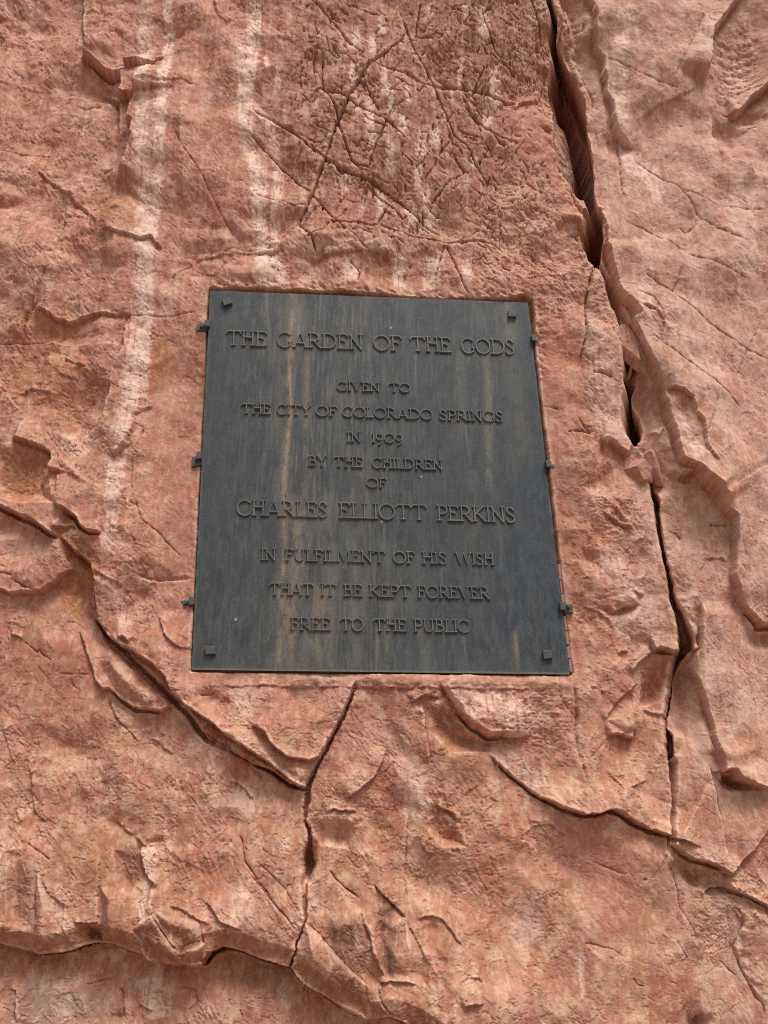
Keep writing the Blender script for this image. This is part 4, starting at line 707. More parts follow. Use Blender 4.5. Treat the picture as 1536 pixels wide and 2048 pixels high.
bp = N(nt, 'ShaderNodeBump', Strength=0.45, Distance=0.0009); nt.links.new(ad.outputs[0], bp.inputs['Height']); nt.links.new(bp.outputs[0], b.inputs['Normal'])

# ------------------------------------------------------------------ the rock face, split along its major joints
H3 = Hh*sc.astype(np.float32)
V = np.stack([wx+0.43*DIP*sc, -H3.astype(np.float64), wz], -1).astype(np.float32).reshape(-1, 3)
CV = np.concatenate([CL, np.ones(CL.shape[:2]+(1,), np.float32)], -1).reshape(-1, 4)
face_rock = bpy.data.objects.new('rock_face', None); C.objects.link(face_rock); face_rock['kind'] = 'structure'
face_rock['label'] = 'red sandstone cliff face with pale run-off streaks and a deep fissure'
FX = (ga[:-1, :-1]+ga[1:, 1:])/2; FY = (gb[:-1, :-1]+gb[1:, 1:])/2
REG = [('rock_slab', 'pale pink slab right of the deep fissure', FIS+[(1400, 1760), (1456, 1777), (1545, 1822), (9999, 1822), (9999, -9999)]),
       ('rock_foot', 'recessed base of the cliff under the bottom left overhang', [(-9999, 1885)]+BASE+[(900, 9999), (-9999, 9999)]),
       ('rock_shoulder', 'lower left shoulder of rock under the curved groove', [(-9999, 1008), (0, 1014), (61, 1041), (102, 1067)]+ARC+[(610, 1618), (608, 1642), (618, 1669), (617, 1733), (608, 1770), (611, 1838), (595, 1882), (578, 1942), (400, 1990), (-9999, 1990)]),
       ('rock_bulge', 'lower right bulge of rock below the curved ledge', [(606, 1578), (618, 1564), (642, 1520), (669, 1469), (717, 1354), (860, 1400), (971, 1502), (1016, 1545), (1070, 1588), (1118, 1615), (1185, 1630), (1221, 1621), (1260, 1642), (1338, 1673), (1334, 1700), (1400, 1760),
                                                                          (1456, 1777), (1545, 1822), (9999, 1822), (9999, 9999), (900, 9999), (900, 2100), (735, 2040), (640, 1990), (578, 1942), (611, 1838), (617, 1733), (608, 1642)])]
rid = np.full(FX.shape, -1, np.int8)
for k, (_, _, poly) in enumerate(REG):
    q = inside(poly, FX, FY) & (rid < 0); rid[q] = k
idx = np.arange(NA*NB, dtype=np.int32).reshape(NB, NA)
quads = np.stack([idx[:-1, :-1], idx[1:, :-1], idx[1:, 1:], idx[:-1, 1:]], -1)
# smooth normals of the whole sheet, so the pieces join without seams
def build(name, label, mask):
    q = quads[mask]
    used = np.zeros(NA*NB, bool); used[q.ravel()] = True
    remap = np.cumsum(used)-1; q = remap[q].astype(np.int32)
    me = bpy.data.meshes.new(name)
    vv = V[used]; nv = len(vv); nf = len(q)
    me.vertices.add(nv); me.vertices.foreach_set('co', vv.ravel())
    me.loops.add(nf*4); me.loops.foreach_set('vertex_index', q.ravel())
    me.polygons.add(nf); me.polygons.foreach_set('loop_start', np.arange(0, nf*4, 4, dtype=np.int32))
    me.update(calc_edges=True)
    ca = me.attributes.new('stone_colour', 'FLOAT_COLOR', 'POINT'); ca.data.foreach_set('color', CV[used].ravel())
    me.materials.append(rock)
    o = bpy.data.objects.new(name, me); C.objects.link(o); o.parent = face_rock
    o['label'] = label
    return o
build('rock_buttress', 'red buttress that carries the plaque, left of the fissure', rid < 0)
for k, (nm_, lb, _) in enumerate(REG): build(nm_, lb, rid == k)

# ------------------------------------------------------------------ the ground in front of the cliff
gm, nt, b = mat('red_dirt')
n = N(nt, 'ShaderNodeTexNoise', Scale=3.0, Detail=8.0); r = N(nt, 'ShaderNodeValToRGB'); nt.links.new(n.outputs['Fac'], r.inputs[0]); nt.links.new(r.outputs[0], b.inputs['Base Color'])
r.color_ramp.elements[0].color = (.17, .095, .07, 1); r.color_ramp.elements[1].color = (.28, .17, .125, 1); b.inputs['Roughness'].default_value = 0.95
gx = np.linspace(-60, 60, 90); gy = np.concatenate([np.linspace(-120, -8, 30), np.linspace(-7.6, 0.3, 40)])
G1, G2 = np.meshgrid(gx, gy); G3 = 0.03*fbm(G1, G2, 600, 3)
me = bpy.data.meshes.new('ground'); vv = np.stack([G1, G2, G3], -1).reshape(-1, 3); ii = np.arange(len(vv)).reshape(G1.shape)
me.from_pydata(vv.tolist(), [], np.stack([ii[:-1, :-1], ii[:-1, 1:], ii[1:, 1:], ii[1:, :-1]], -1).reshape(-1, 4).tolist()); me.materials.append(gm)
o = bpy.data.objects.new('ground', me); C.objects.link(o); o['kind'] = 'structure'

# ------------------------------------------------------------------ helper for small solid parts
def obj(name, verts, faces, material, parent=None, bevel=0.0, smooth=False):
    me = bpy.data.meshes.new(name); me.from_pydata([tuple(v) for v in verts], [], faces)
    if isinstance(material, (list, tuple)):
        for q in material: me.materials.append(q)
    else: me.materials.append(material)
    if smooth:
        for p in me.polygons: p.use_smooth = True
    o = bpy.data.objects.new(name, me); C.objects.link(o)
    if parent is not None: o.parent = parent
    if bevel > 0:
        bv = o.modifiers.new('bevel', 'BEVEL'); bv.width = bevel; bv.segments = 2
    return o
def slab(quad, h0, h1, inset=0.0, wob=0.0):
    """a block over a chart quad, from height h0 to h1 (metres off the mean wall), face slightly inset"""
    c = (sum(q[0] for q in quad)/4, sum(q[1] for q in quad)/4)
    lo = [W(q[0], q[1], h0) for q in quad]
    hi = [W(q[0]+(c[0]-q[0])*inset+random.uniform(-wob, wob), q[1]+(c[1]-q[1])*inset+random.uniform(-wob, wob), h1) for q in quad]
    return lo+hi, [(3, 2, 1, 0), (4, 5, 6, 7), (0, 1, 5, 4), (1, 2, 6, 5), (2, 3, 7, 6), (3, 0, 4, 7)]

# ------------------------------------------------------------------ bronze
def metal_noise(nt, b, colour_src, dist=0.0009):
    tc = N(nt, 'ShaderNodeTexCoord')
    n1 = N(nt, 'ShaderNodeTexNoise', Scale=190.0, Detail=4.0, Roughness=0.65); nt.links.new(tc.outputs['Object'], n1.inputs['Vector'])
    n2 = N(nt, 'ShaderNodeTexNoise', Scale=700.0, Detail=2.0); nt.links.new(tc.outputs['Object'], n2.inputs['Vector'])
    ad = N(nt, 'ShaderNodeMath', operation='MULTIPLY_ADD'); ad.inputs[1].default_value = 0.4; nt.links.new(n2.outputs['Fac'], ad.inputs[0]); nt.links.new(n1.outputs['Fac'], ad.inputs[2])
    bp = N(nt, 'ShaderNodeBump', Strength=0.6, Distance=dist); nt.links.new(ad.outputs[0], bp.inputs['Height']); nt.links.new(bp.outputs[0], b.inputs['Normal'])
    mr = N(nt, 'ShaderNodeMapRange'); mr.inputs['From Min'].default_value = 0.3; mr.inputs['From Max'].default_value = 0.7; mr.inputs['To Min'].default_value = 0.8; mr.inputs['To Max'].default_value = 1.2
    nt.links.new(n1.outputs['Fac'], mr.inputs['Value'])
    s = N(nt, 'ShaderNodeVectorMath', operation='SCALE')
    if colour_src is None: s.inputs[0].default_value = (.085, .09, .092)
    elif isinstance(colour_src, tuple): s.inputs[0].default_value = colour_src
    else: nt.links.new(colour_src, s.inputs[0])
    nt.links.new(mr.outputs[0], s.inputs['Scale']); nt.links.new(s.outputs[0], b.inputs['Base Color'])
    b.inputs['Metallic'].default_value = 0.0; b.inputs['Roughness'].default_value = 0.62; b.inputs['Specular IOR Level'].default_value = 0.4
bronze, nt, b = mat('weathered_bronze_plate'); at = N(nt, 'ShaderNodeAttribute', attribute_name='patina'); metal_noise(nt, b, at.outputs['Color'])
iron, nt, b = mat('dark_iron'); metal_noise(nt, b, (.092, .096, .095))

FACE = 0.006; BACK = -0.012
def plate_ab(u, v):
    """plate u,v (0..1 from the lower left) -> chart"""
    p = [np.array(q, float) for q in (P4[3], P4[2], P4[1], P4[0])]
    # projective interpolation through the wall plane keeps the grid straight on the wall
    X = [np.array(chart(*q)) for q in p]
    return (1-u)*(1-v)*X[0][..., None]+u*(1-v)*X[1][..., None]+u*v*X[2][..., None]+(1-u)*v*X[3][..., None]
NU, NV = 400, 470
uu, vv_ = np.meshgrid(np.linspace(0, 1, NU), np.linspace(0, 1, NV))
PX = plate_ab(uu.ravel(), vv_.ravel()); pu = uu.ravel().astype(np.float32); pv = vv_.ravel().astype(np.float32)
pxm = (PX[0]*1000).astype(np.float32); pzm = (-PX[1]*1000).astype(np.float32)
hgt = 0.00035*fbm(pxm/60, pzm/60, 700, 3)+0.00012*fbm(pxm/5, pzm/5, 703, 2)
SL = col(.050, .064, .078); SLB = col(.030, .045, .066); SLG = col(.068, .078, .078); DUST = col(.160, .155, .125); TANS = col(.31, .24, .165); DKP = col(.052, .052, .060)
PC = np.empty((len(pu), 3), np.float32); PC[:] = SL
def pp(mask, c):
    global PC
    mk = np.clip(mask, 0, 1)[:, None]; PC = PC*(1-mk)+c*mk
def pn(sx, sz, seed, o=3): return fbm(pxm/sx, pzm/sz, seed, o)
pp(.7*sstep(-.1, .3, pn(90, 200, 710)), SLB); pp(.5*sstep(-.05, .35, pn(70, 120, 712)), SLG); pp(.35*sstep(-.05, .35, pn(14, 260, 714)), SLG); pp(.25*sstep(0, .35, pn(10, 180, 716)), SLB*.85); pp(.5*sstep(0, .3, pn(26, 40, 717, 4)), SL)
pp(.6*(1-sstep(.05, .28, pu))*(.5+.5*sstep(-.2, .3, pn(50, 120, 718))), DKP*1.15); pp(.5*sstep(.86, .99, pu)*sstep(.9, .3, pv), SLB)
env = np.exp(-((pu-.36)/.26)**2)+.45*np.exp(-((pu-.82)/.12)**2)*sstep(.2, .8, pv)
pp(.62*env*sstep(-.05, .35, pn(8, 130, 720)), DUST*1.1); pp(.28*env*sstep(.0, .4, pn(4, 90, 722)), TANS); pp(.28*sstep(.05, .4, pn(5, 90, 724)), SLG*1.3)
def pstreak(u0, v0, u1, v1, w, c, k, seed):
    t = np.clip((v0-pv)/(v0-v1), 0, 1); cu = u0+(u1-u0)*t+.004*np.sin(pv*19+seed)
    on = sstep(v0+.01, v0-.005, pv)*sstep(v1-.03, v1+.05, pv)
    q = np.exp(-((pu-cu)/w)**2)
    pp(k*on*q*sstep(-.35, .12, pn(3.2, 70, seed)+.4*pn(7, 26, seed+40)+.22), c)
pstreak(.256, 1, .222, -.1, .0085, TANS*1.2, 1.0, 731); pstreak(.43, .34, .425, .0, .012, DUST*1.3, .7, 755); pstreak(.61, .12, .61, -.02, .012, col(.2, .2, .19), .7, 756); pstreak(.37, .3, .36, -.05, .012, DUST*1.2, .7, 757); pstreak(.52, .3, .515, .0, .01, DUST*1.2, .6, 758); pstreak(.262, 1, .258, .80, .019, TANS*1.05, .9, 732); pstreak(.235, 1, .215, -.1, .022, DUST*.85, .5, 733); pstreak(.30, .95, .28, .0, .012, DUST*.9, .5, 734)
pstreak(.175, 1, .19, .85, .006, DUST*1.2, .7, 735); pstreak(.215, 1, .215, .86, .007, DUST, .7, 736); pstreak(.31, .86, .29, .6, .008, TANS*.8, .6, 737)
pstreak(.275, .42, .25, .0, .022, TANS*.9, .7, 738); pstreak(.36, .42, .34, .0, .03, DUST*1.0, .55, 739); pstreak(.45, .5, .44, 0, .03, DUST*.8, .5, 740); pstreak(.33, .2, .31, -.1, .03, TANS*.8, .6, 741)
pstreak(.85, .84, .83, .45, .012, DUST*1.2, .7, 742); pstreak(.93, .95, .93, .5, .03, DUST*.8, .55, 743); pstreak(.77, .84, .76, .6, .014, DUST, .5, 744); pstreak(.78, .5, .77, .2, .02, DUST*.8, .35, 745)
pstreak(.935, 1, .93, .85, .022, DUST*1.05, .7, 746); pstreak(.62, 1, .62, .9, .02, SLG*1.2, .5, 747); pstreak(.5, 1, .5, .9, .03, SLG*1.2, .5, 748); pstreak(.40, .9, .39, .1, .02, SLG*1.3, .5, 749)
pstreak(.205, .40, .19, .13, .018, DKP, .9, 750); pstreak(.18, .3, .175, .02, .014, SLG*1.2, .4, 751); pstreak(.60, .3, .60, 0, .04, SLG*1.4, .4, 752); pstreak(.7, .2, .7, 0, .02, SLG*1.5, .35, 753)
pp(.5*sstep(.4, .0, pv)*sstep(-.05, .2, pn(14, 60, 860, 4)), col(.105, .115, .112)); pp(.45*sstep(.02, .2, pn(40, 90, 862, 4)), col(.038, .045, .052)); pp(.3*sstep(.05, .2, pn(22, 34, 864, 4)), col(.085, .10, .095))
for i in range(46):
    u0 = rng.uniform(.12, .9); v0 = random.choice([.85, .655, .485, .38, .28, .19, .10])+rng.uniform(-.01, .01); ln_ = rng.uniform(.03, .16)
    pstreak(u0, v0, u0-.004, v0-ln_, rng.uniform(.002, .007), random.choice([DUST, TANS*.8, SLG*1.5, DKP, SLB*.8]), rng.uniform(.35, .8), 760+i)
edge = np.minimum.reduce([pu*.9, (1-pu)*.9, pv, 1-pv])
pp(.5*sstep(.008, .0, edge)*sstep(-.2, .3, pn(30, 30, 820)), DUST*1.1); pp(.7*sstep(.006, .001, pv), DUST*1.5); pp(.25*sstep(.06, .0, pv), SLG*1.4)
for u0, v0 in ((.56, .905), (.51, .36), (.11, .115), (.63, .48)):
    pp(np.exp(-(((pu-u0)/.0022)**2+((pv-v0)/.0024)**2)), col(.6, .6, .56))
PC *= (1+.22*pn(5, 9, 830))[:, None]*(1+.12*pn(2.2, 3.2, 832, 2))[:, None]
n_ = NU*NV
front = np.stack([PX[0], -(FACE+hgt), PX[1]], -1)
ii = np.arange(n_).reshape(NV, NU)
fq = np.stack([ii[:-1, :-1], ii[:-1, 1:], ii[1:, 1:], ii[1:, :-1]], -1).reshape(-1, 4)
ring = np.concatenate([ii[0, :], ii[1:, -1], ii[-1, -2::-1], ii[-2:0:-1, 0]])
backv = front[ring].copy(); backv[:, 1] = -BACK
allv = np.concatenate([front, backv]); rb = np.arange(n_, n_+len(ring)); nx = np.roll(np.arange(len(ring)), -1)
side = np.stack([ring, rb, rb[nx], ring[nx]], -1)
plaque = bpy.data.objects.new('memorial_plaque', None); C.objects.link(plaque)
plaque['label'] = 'large dark weathered bronze plaque with raised dedication lettering set into the red rock'; plaque['category'] = 'plaque'
org = W(760, 1345, FACE); plaque.location = org; OFF = np.array(org)
me = bpy.data.meshes.new('plate')
me.from_pydata((allv-OFF).tolist(), [], np.concatenate([fq, side]).tolist()+[rb[::-1].tolist()])
ca = me.attributes.new('patina', 'FLOAT_COLOR', 'POINT')
pcv = np.concatenate([PC, PC[ring]*.8]); ca.data.foreach_set('color', np.concatenate([pcv, np.ones((len(pcv), 1), np.float32)], 1).astype(np.float32).ravel())
me.materials.append(bronze); plate = bpy.data.objects.new('plate', me); C.objects.link(plate); plate.parent = plaque

# ---- lettering: each letter a raised, bevelled monoline roman
def arc(cx, cy, rx, ry, a0, a1, n=14):
    return [(cx+rx*math.cos(math.radians(a0+(a1-a0)*k/n)), cy+ry*math.sin(math.radians(a0+(a1-a0)*k/n))) for k in range(n+1)]
def sf(x, y, r=.13): return ('s', [(x-r, y), (x+r, y)])
def st(x, top=True, bot=True):
    q = [('l', [(x, 0), (x, 1)])]
    if top: q.append(sf(x, 1))
    if bot: q.append(sf(x, 0))
    return q
G_ = {
 'I': (.3, st(.15)), 'H': (.88, st(.15)+st(.73)+[('l', [(.15, .56), (.73, .56)])]),
 'T': (.94, [('l', [(.47, 0), (.47, .98)]), sf(.47, 0), ('l', [(.0, .80), (.10, .98), (.84, .98), (.94, .80)])]),
 'E': (.72, [('l', [(.15, 0), (.15, 1)]), ('l', [(.02, 1), (.58, 1), (.68, .84)]), ('l', [(.15, .56), (.42, .56), (.47, .46)]), ('l', [(.02, 0), (.70, .0), (.72, .07)])]),
 'F': (.68, [('l', [(.15, 0), (.15, 1)]), ('l', [(.02, 1), (.56, 1), (.66, .84)]), ('l', [(.15, .56), (.42, .56), (.47, .46)]), sf(.15, 0)]),
 'L': (.66, [('l', [(.15, 0), (.15, 1)]), sf(.15, 1), ('l', [(.02, 0), (.62, 0), (.66, .08)])]),
 'G': (.98, [('l', arc(.5, .48, .47, .52, 42, 318, 22)), ('l', [(.86, .08), (.86, .34)]), ('s', [(.76, .34), (.96, .34)])]),
 'C': (.92, [('l', arc(.5, .48, .47, .52, 42, 318, 22))]), 'O': (1.04, [('c', arc(.52, .48, .48, .52, 0, 345, 23))]),
 'A': (.98, [('l', [(.12, 0), (.49, 1.02), (.86, 0)]), ('l', [(.25, .28), (.73, .28)]), sf(.12, 0, .11), sf(.86, 0, .11)]),
 'R': (.84, st(.15)+[('l', [(.15, 1), (.36, 1)]+arc(.38, .73, .27, .27, 90, -90, 10)+[(.15, .46)]), ('l', [(.36, .46), (.82, -.06)])]),
 'D': (.96, [('l', [(.15, 0), (.15, 1)]), ('l', [(.02, 1), (.36, 1)]+arc(.40, .5, .5, .5, 80, -80, 14)+[(.36, 0), (.02, 0)])]),
 'N': (.94, [('l', [(.16, 0), (.16, 1)]), ('l', [(.78, 0), (.78, 1)]), ('l', [(.06, 1.0), (.80, -.04)]), sf(.16, 0), sf(.78, 1)]),
 'S': (.66, [('l', [(.55, .80), (.48, .93), (.36, 1), (.22, .98), (.12, .87), (.11, .72), (.2, .59), (.36, .49), (.5, .38), (.57, .24), (.53, .09), (.42, .0), (.27, -.03), (.14, .03), (.06, .18)])]),
 'Y': (.88, [('l', [(.08, 1), (.44, .48), (.80, 1)]), ('l', [(.44, 0), (.44, .48)]), sf(.08, 1, .1), sf(.80, 1, .1), sf(.44, 0)]),
 'V': (.94, [('l', [(.10, 1), (.47, -.02), (.84, 1)]), sf(.10, 1, .1), sf(.84, 1, .1)]),
 'W': (1.36, [('l', [(.10, 1), (.38, -.02), (.68, .98), (.98, -.02), (1.26, 1)]), sf(.10, 1, .1), sf(1.26, 1, .1)]),
 'M': (1.12, [('l', [(.14, 0), (.20, 1), (.56, .06), (.92, 1), (.98, 0)]), sf(.14, 0, .1), sf(.98, 0, .1)]),
 'P': (.70, st(.15)+[('l', [(.15, 1), (.36, 1)]+arc(.38, .72, .28, .28, 90, -90, 10)+[(.15, .44)])]),
 'B': (.72, [('l', [(.15, 0), (.15, 1)]), ('l', [(.02, 1), (.34, 1)]+arc(.34, .77, .23, .23, 85, -85, 8)+[(.15, .54)]), ('l', [(.15, .545), (.36, .545)]+arc(.37, .27, .29, .27, 85, -85, 9)+[(.02, 0)])]),
 'K': (.86, st(.15)+[('l', [(.17, .44), (.72, 1)]), ('l', [(.30, .58), (.82, -.03)]), sf(.72, 1, .1)]),
 'U': (.88, [('l', [(.15, 1), (.15, .32)]+arc(.44, .30, .29, .32, 180, 360, 12)+[(.73, 1)]), sf(.15, 1), sf(.73, 1)]),
 '1': (.36, [('l', [(.18, 0), (.18, .92)]), sf(.18, 0, .12), ('s', [(.08, .84), (.2, .92)])]),
 '9': (.74, [('l', [(.52, .82)]+arc(.35, .55, .28, .33, 55, 395, 18)), ('l', [(.63, .60), (.66, .35), (.60, .10), (.46, -.12), (.26, -.26)])]),
 '0': (1.0, [('c', arc(.5, .46, .46, .48, 0, 345, 23))]),
}
def shear(a):      # how uprights lean on the chart
    t = (a-400)/700.0
    return 0.048+(-0.110-0.048)*t
def letter(ch, a0, a1, base_fn, cap):
    wdt, strokes = G_[ch]
    V_, F_ = [], []
    sx = (a1-a0)/wdt
    relief = 0.0042
    for si, (kind, pts) in enumerate(strokes):
        P = []
        for gx_, gy_ in pts:
            ax = a0+gx_*sx; bb = base_fn(ax)-gy_*cap
            ax = ax+shear(ax)*gy_*cap
            x, z = chart(ax, bb); P.append((float(x), float(z)))
        unit = cap*0.00145
        hw = (0.063 if kind != 's' else 0.050)*unit*random.uniform(.96, 1.04)
        if kind == 's' or (kind != 'c'):
            pass
        n = len(P); closed = kind == 'c'
        hh = relief+0.00022*si
        tans = []
        for i in range(n):
            p0 = P[i-1] if (i > 0 or closed) else P[i]; p1 = P[(i+1) % n] if (i < n-1 or closed) else P[i]
            d1 = (P[i][0]-p0[0], P[i][1]-p0[1]); d2 = (p1[0]-P[i][0], p1[1]-P[i][1])
            l1 = math.hypot(*d1) or 1; l2 = math.hypot(*d2) or 1
            t = (d1[0]/l1+d2[0]/l2, d1[1]/l1+d2[1]/l2); l = math.hypot(*t) or 1; t = (t[0]/l, t[1]/l)
            ref = (d2[0]/l2, d2[1]/l2) if l2 != 1 or d2 != (0, 0) else (d1[0]/l1, d1[1]/l1)
            if i == n-1 and not closed: ref = (d1[0]/l1, d1[1]/l1)
            c = max(.62, abs(t[0]*ref[0]+t[1]*ref[1]))
            tans.append((t, 1/c))
        b0 = len(V_)
        for i in range(n):
            (tx, tz), mi = tans[i]; nxn, nzn = -tz, tx
            ex = 0
            if not closed and i == 0: ex = -hw*.55
            if not closed and i == n-1: ex = hw*.55
            for off, hq, e2 in ((-1, -.0012, 1), (-.66, hh, .6), (.66, hh, .6), (1, -.0012, 1)):
                V_.append((P[i][0]+nxn*off*hw*mi+tx*ex*e2-OFF[0], -(FACE+hq)-OFF[1], P[i][1]+nzn*off*hw*mi+tz*ex*e2-OFF[2]))
        for i in range(n if closed else n-1):
            j = (i+1) % n
            for k in range(3):
                F_.append((b0+i*4+k, b0+i*4+k+1, b0+j*4+k+1, b0+j*4+k))
        if not closed:
            F_.append((b0, b0+1, b0+2, b0+3)); e_ = b0+(n-1)*4; F_.append((e_+3, e_+2, e_+1, e_))
    # face outwards
    me = bpy.data.meshes.new('letter'); me.from_pydata(V_, [], [f[::-1] for f in F_])
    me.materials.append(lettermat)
    o = bpy.data.objects.new('letter', me); C.objects.link(o); o.parent = plaque
    return o
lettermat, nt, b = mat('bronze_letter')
geo = N(nt, 'ShaderNodeNewGeometry'); nzt = N(nt, 'ShaderNodeTexNoise', Scale=22.0, Detail=4.0); nt.links.new(geo.outputs['Position'], nzt.inputs['Vector'])
cr = N(nt, 'ShaderNodeValToRGB'); cr.color_ramp.elements[0].color = (.112, .125, .124, 1); cr.color_ramp.elements[0].position = .35; cr.color_ramp.elements[1].color = (.20, .20, .17, 1); cr.color_ramp.elements[1].position = .7
nt.links.new(nzt.outputs['Fac'], cr.inputs[0])
# downward-facing bevels of the cast strokes are paler
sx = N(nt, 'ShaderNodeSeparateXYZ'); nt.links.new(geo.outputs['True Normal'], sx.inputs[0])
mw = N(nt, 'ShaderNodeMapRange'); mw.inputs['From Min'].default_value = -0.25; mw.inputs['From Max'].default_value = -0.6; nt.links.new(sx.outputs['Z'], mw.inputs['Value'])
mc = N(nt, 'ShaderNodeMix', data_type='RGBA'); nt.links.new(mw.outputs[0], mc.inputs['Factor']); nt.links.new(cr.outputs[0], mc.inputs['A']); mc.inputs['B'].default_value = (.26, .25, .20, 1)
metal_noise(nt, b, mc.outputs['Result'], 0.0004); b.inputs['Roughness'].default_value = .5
LINES = [
 (28, (453, 692), (1029, 711), [('THE', 453, 534), ('GARDEN', 554, 727), ('OF', 747, 803), ('THE', 821, 902), ('GODS', 922, 1029)]),
 (16.5, (674, 783), (820, 786.5), [('GIVEN', 674, 760), ('TO', 778, 820.5)]),
 (19, (483, 828.5), (1006, 845.5), [('THE', 483, 541.6), ('CITY', 554, 622), ('OF', 632, 674.5), ('COLORADO', 684.5, 865), ('SPRINGS', 878, 1006)]),
 (18.5, (694, 885), (804, 888), [('IN', 694, 722), ('1909', 743, 806)]),
 (19, (617, 933), (885, 941.5), [('BY', 617, 653), ('THE', 667, 726), ('CHILDREN', 744, 885.6)]),
 (17.5, (732, 975.5), (773, 977), [('OF', 732, 773.6)]),
 (29, (474, 1031), (1031, 1046), [('CHARLES', 474, 656), ('ELLIOTT', 678, 853), ('PERKINS', 874, 1031)]),
 (22, (522, 1121), (988, 1131), [('IN', 522, 553), ('FULFILMENT', 570, 770), ('OF', 786, 829.6), ('HIS', 844, 894), ('WISH', 911, 988)]),
 (22.5, (539, 1190), (978, 1198.5), [('THAT', 539, 626), ('IT', 641.5, 672), ('BE', 687, 725), ('KEPT', 738, 822), ('FOREVER', 835, 978.5)]),
 (23.5, (581, 1260), (939, 1265), [('FREE', 581, 660.6), ('TO', 681, 727.4), ('THE', 747, 813), ('PUBLIC', 827, 939)]),
]
for cap, p0, p1, words in LINES:
    fn = lambda a, p0=p0, p1=p1: p0[1]+(p1[1]-p0[1])*(a-p0[0])/(p1[0]-p0[0])
    for txt, a0, a1 in words:
        gap = .03; tot = sum(G_[c][0] for c in txt)+gap*(len(txt)-1); s = (a1-a0)/tot; a = a0
        for c in txt:
            letter(c, a, a+G_[c][0]*s, fn, cap); a += (G_[c][0]+gap)*s
# ---- square stud heads near the corners
for quad in ([(444, 604), (461, 600), (466, 612), (449, 617)], [(1014.5, 625), (1031.5, 625), (1031.5, 639), (1014.5, 638.5)], [(411, 1295), (432, 1294), (433, 1310), (412, 1311)], [(1082, 1303), (1100, 1301), (1104, 1318), (1085, 1320)]):
    v, f = slab([quad[3], quad[2], quad[1], quad[0]], FACE-.001, FACE+.0095, .05, .3)
    v = [q-org for q in v]
    obj('stud', v, f, iron, plaque, .0012)

# ------------------------------------------------------------------ six iron clips bolted to the rock round the plaque
CL_LAB = {(0, 0): 'iron clip gripping the upper left edge of the plaque, beside the word THE', (0, 1): 'iron clip at the middle of the plaque left edge, tilted slightly upward', (0, 2): 'iron clip near the lower left corner of the plaque',
          (1, 0): 'iron clip gripping the upper right edge of the plaque, beside the word GODS', (1, 1): 'iron clip at the middle of the plaque right edge', (1, 2): 'iron clip near the lower right corner of the plaque'}
#  tab quad (on the rock), bolt centre, hook quad (over the plate edge), angle
CLIPS = {(0, 0): ((393, 649, 416, 663), (404.5, 655), (410.5, 646, 421, 659)), (0, 1): ((384, 913, 404, 933), (395, 920), (394.5, 907.5, 405, 922.5)), (0, 2): ((361, 1201, 384, 1217), (373, 1206.5), (380, 1196, 391.5, 1213)),
         (1, 0): ((1066, 679, 1081.5, 694), (1074, 686), (1060.5, 675, 1070, 688)), (1, 1): ((1096, 929, 1110, 946), (1103.5, 936), (1089, 925, 1099, 939)), (1, 2): ((1126, 1208.5, 1145.5, 1226.5), (1135, 1214.5), (1116.5, 1208, 1128.5, 1223))}
def rect(x0, y0, x1, y1, tilt, lean=0):
    cx, cy = (x0+x1)/2, (y0+y1)/2; q = []
    for x, y in ((x0, y1), (x1, y1), (x1, y0), (x0, y0)):
        q.append((x+(y-cy)*-lean, y+(x-cx)*tilt))
    return q
for (sd, k), (tab, bc, hook) in CLIPS.items():
    e = bpy.data.objects.new('mounting_clip', None); C.objects.link(e)
    base = W((tab[0]+tab[2])/2, tab[3], 0); e.location = base
    e['label'] = CL_LAB[(sd, k)]; e['category'] = 'metal clip'; e['group'] = 'iron clips around the plaque'
    tilt = {(0, 0): -.02, (0, 1): -.22, (0, 2): -.05, (1, 0): .22, (1, 1): .16, (1, 2): .03}[(sd, k)]
    lean = .05 if sd == 0 else -.1
    v, f = slab(rect(*tab, tilt, lean), -.012, .005, .03, .3); obj('bracket_tab', [q-base for q in v], f, iron, e, .0012)
    v, f = slab(rect(*hook, tilt*.6, lean), FACE-.0015, FACE+.013, .04, .3); obj('hook', [q-base for q in v], f, iron, e, .0014)
    # square bolt with a shank that enters the rock
    r0 = 3.6
    v, f = slab(rect(bc[0]-r0, bc[1]-r0, bc[0]+r0, bc[1]+r0, tilt+.1, .05), .004, .0155, .06, .3); obj('bolt', [q-base for q in v], f, iron, e, .001)

# ------------------------------------------------------------------ mortar wedges along the plaque's lower right edge
mort, nt, b = mat('pink_mortar'); n = N(nt, 'ShaderNodeTexNoise', Scale=120.0, Detail=5.0); r = N(nt, 'ShaderNodeValToRGB'); nt.links.new(n.outputs['Fac'], r.inputs[0]); nt.links.new(r.outputs[0], b.inputs['Base Color'])
r.color_ramp.elements[0].color = (.30, .18, .14, 1); r.color_ramp.elements[1].color = (.47, .31, .25, 1); b.inputs['Roughness'].default_value = .95
bpn = N(nt, 'ShaderNodeBump', Strength=.6, Distance=.002); nt.links.new(n.outputs['Fac'], bpn.inputs['Height']); nt.links.new(bpn.outputs[0], b.inputs['Normal'])
re = lambda y: 1055.5+(y-607.5)*(1138.8-1055.5)/(1349.5-607.5)
edges = [1128, 1160, 1188, 1206, 1231, 1262, 1291, 1318, 1345]
for i in range(len(edges)-1):
    if i == 3: continue
    y0, y1 = edges[i]+.8, edges[i+1]-.8
    w_ = 6.0+random.uniform(-1, 1.2)
    v, f = slab([(re(y1)+.6, y1), (re(y1)+w_, y1), (re(y0)+w_, y0), (re(y0)+.6, y0)], -.03, .002+random.uniform(-.002, .001), .02, .5)
    obj('mortar_piece', v, f, mort, face_rock, .0015)

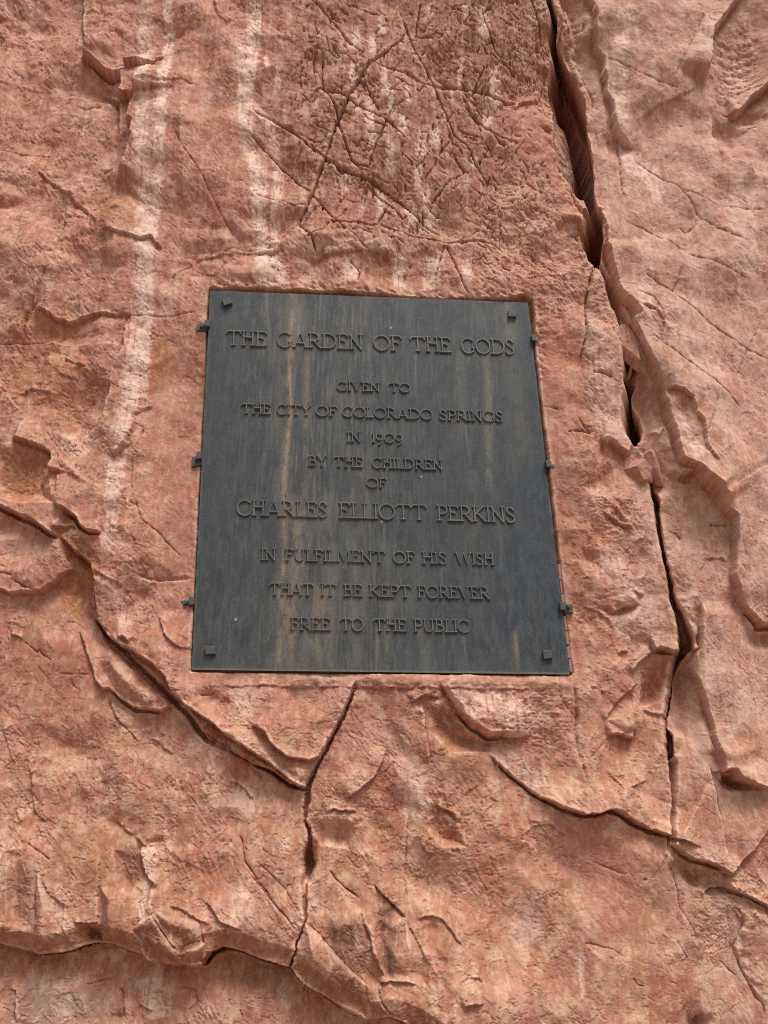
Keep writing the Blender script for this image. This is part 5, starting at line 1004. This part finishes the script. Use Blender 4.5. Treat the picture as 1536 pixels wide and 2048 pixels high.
# ------------------------------------------------------------------ loose stones jammed in the fissure
def stone(a, b_, w, h, depth, y, ang, seed, name, label, c0, c1):
    r_ = random.Random(seed)
    import bmesh
    bm = bmesh.new(); bmesh.ops.create_icosphere(bm, subdivisions=5, radius=1.0)
    planes = []
    for _ in range(11):
        n_v = Vector((r_.gauss(0, 1), r_.gauss(0, 1), r_.gauss(0, 1))).normalized(); planes.append((n_v, r_.uniform(.52, .80)))
    co = np.array([v.co for v in bm.verts])
    for nv_, d in planes:
        q = co @ np.array(nv_); over = np.maximum(0, q-d); co = co-over[:, None]*np.array(nv_)[None]*.94
    co = co*np.array([w/2, depth/2, h/2])/.72
    rr = math.radians(ang); R_ = np.array([[math.cos(rr), 0, -math.sin(rr)], [0, 1, 0], [math.sin(rr), 0, math.cos(rr)]])
    co = co @ R_.T
    nn = fbm(co[:, 0]*1000/9+seed, co[:, 2]*1000/12+co[:, 1]*70, 900+seed, 4)
    co += co/np.linalg.norm(co, axis=1)[:, None]*(nn*.0022)[:, None]
    for v, p in zip(bm.verts, co): v.co = p
    me = bpy.data.meshes.new(name); bm.to_mesh(me); bm.free()
    ca = me.attributes.new('stone_colour', 'FLOAT_COLOR', 'POINT')
    tt = sstep(-.3, .3, fbm(co[:, 0]*60+seed, co[:, 2]*40, 930+seed, 3))[:, None]
    cc = np.concatenate([c0*(1-tt)+c1*tt, np.ones((len(co), 1))], 1).astype(np.float32); ca.data.foreach_set('color', cc.ravel())
    me.materials.append(rock); o = bpy.data.objects.new(name, me); C.objects.link(o); o.location = W(a, b_, -y)
    o['label'] = label; o['category'] = 'rock'; o['group'] = 'stones jammed in the fissure'
stone(1258, 696, .046, .130, .06, .004, 14, 3, 'wedged_stone', 'long narrow stone splinter wedged in the fissure above the dark hole', SALMON*.95, TAN)
stone(1306, 926, .046, .105, .05, .012, 18, 5, 'wedged_stone', 'slim upright stone wedged below the dark hole, right of a blocky one', PINK*.85, SALMON*.9)
stone(1275, 946, .086, .086, .07, .012, -28, 8, 'wedged_stone', 'blocky pale edged stone jammed in the fissure just below the dark hole', TAN, SALMON)
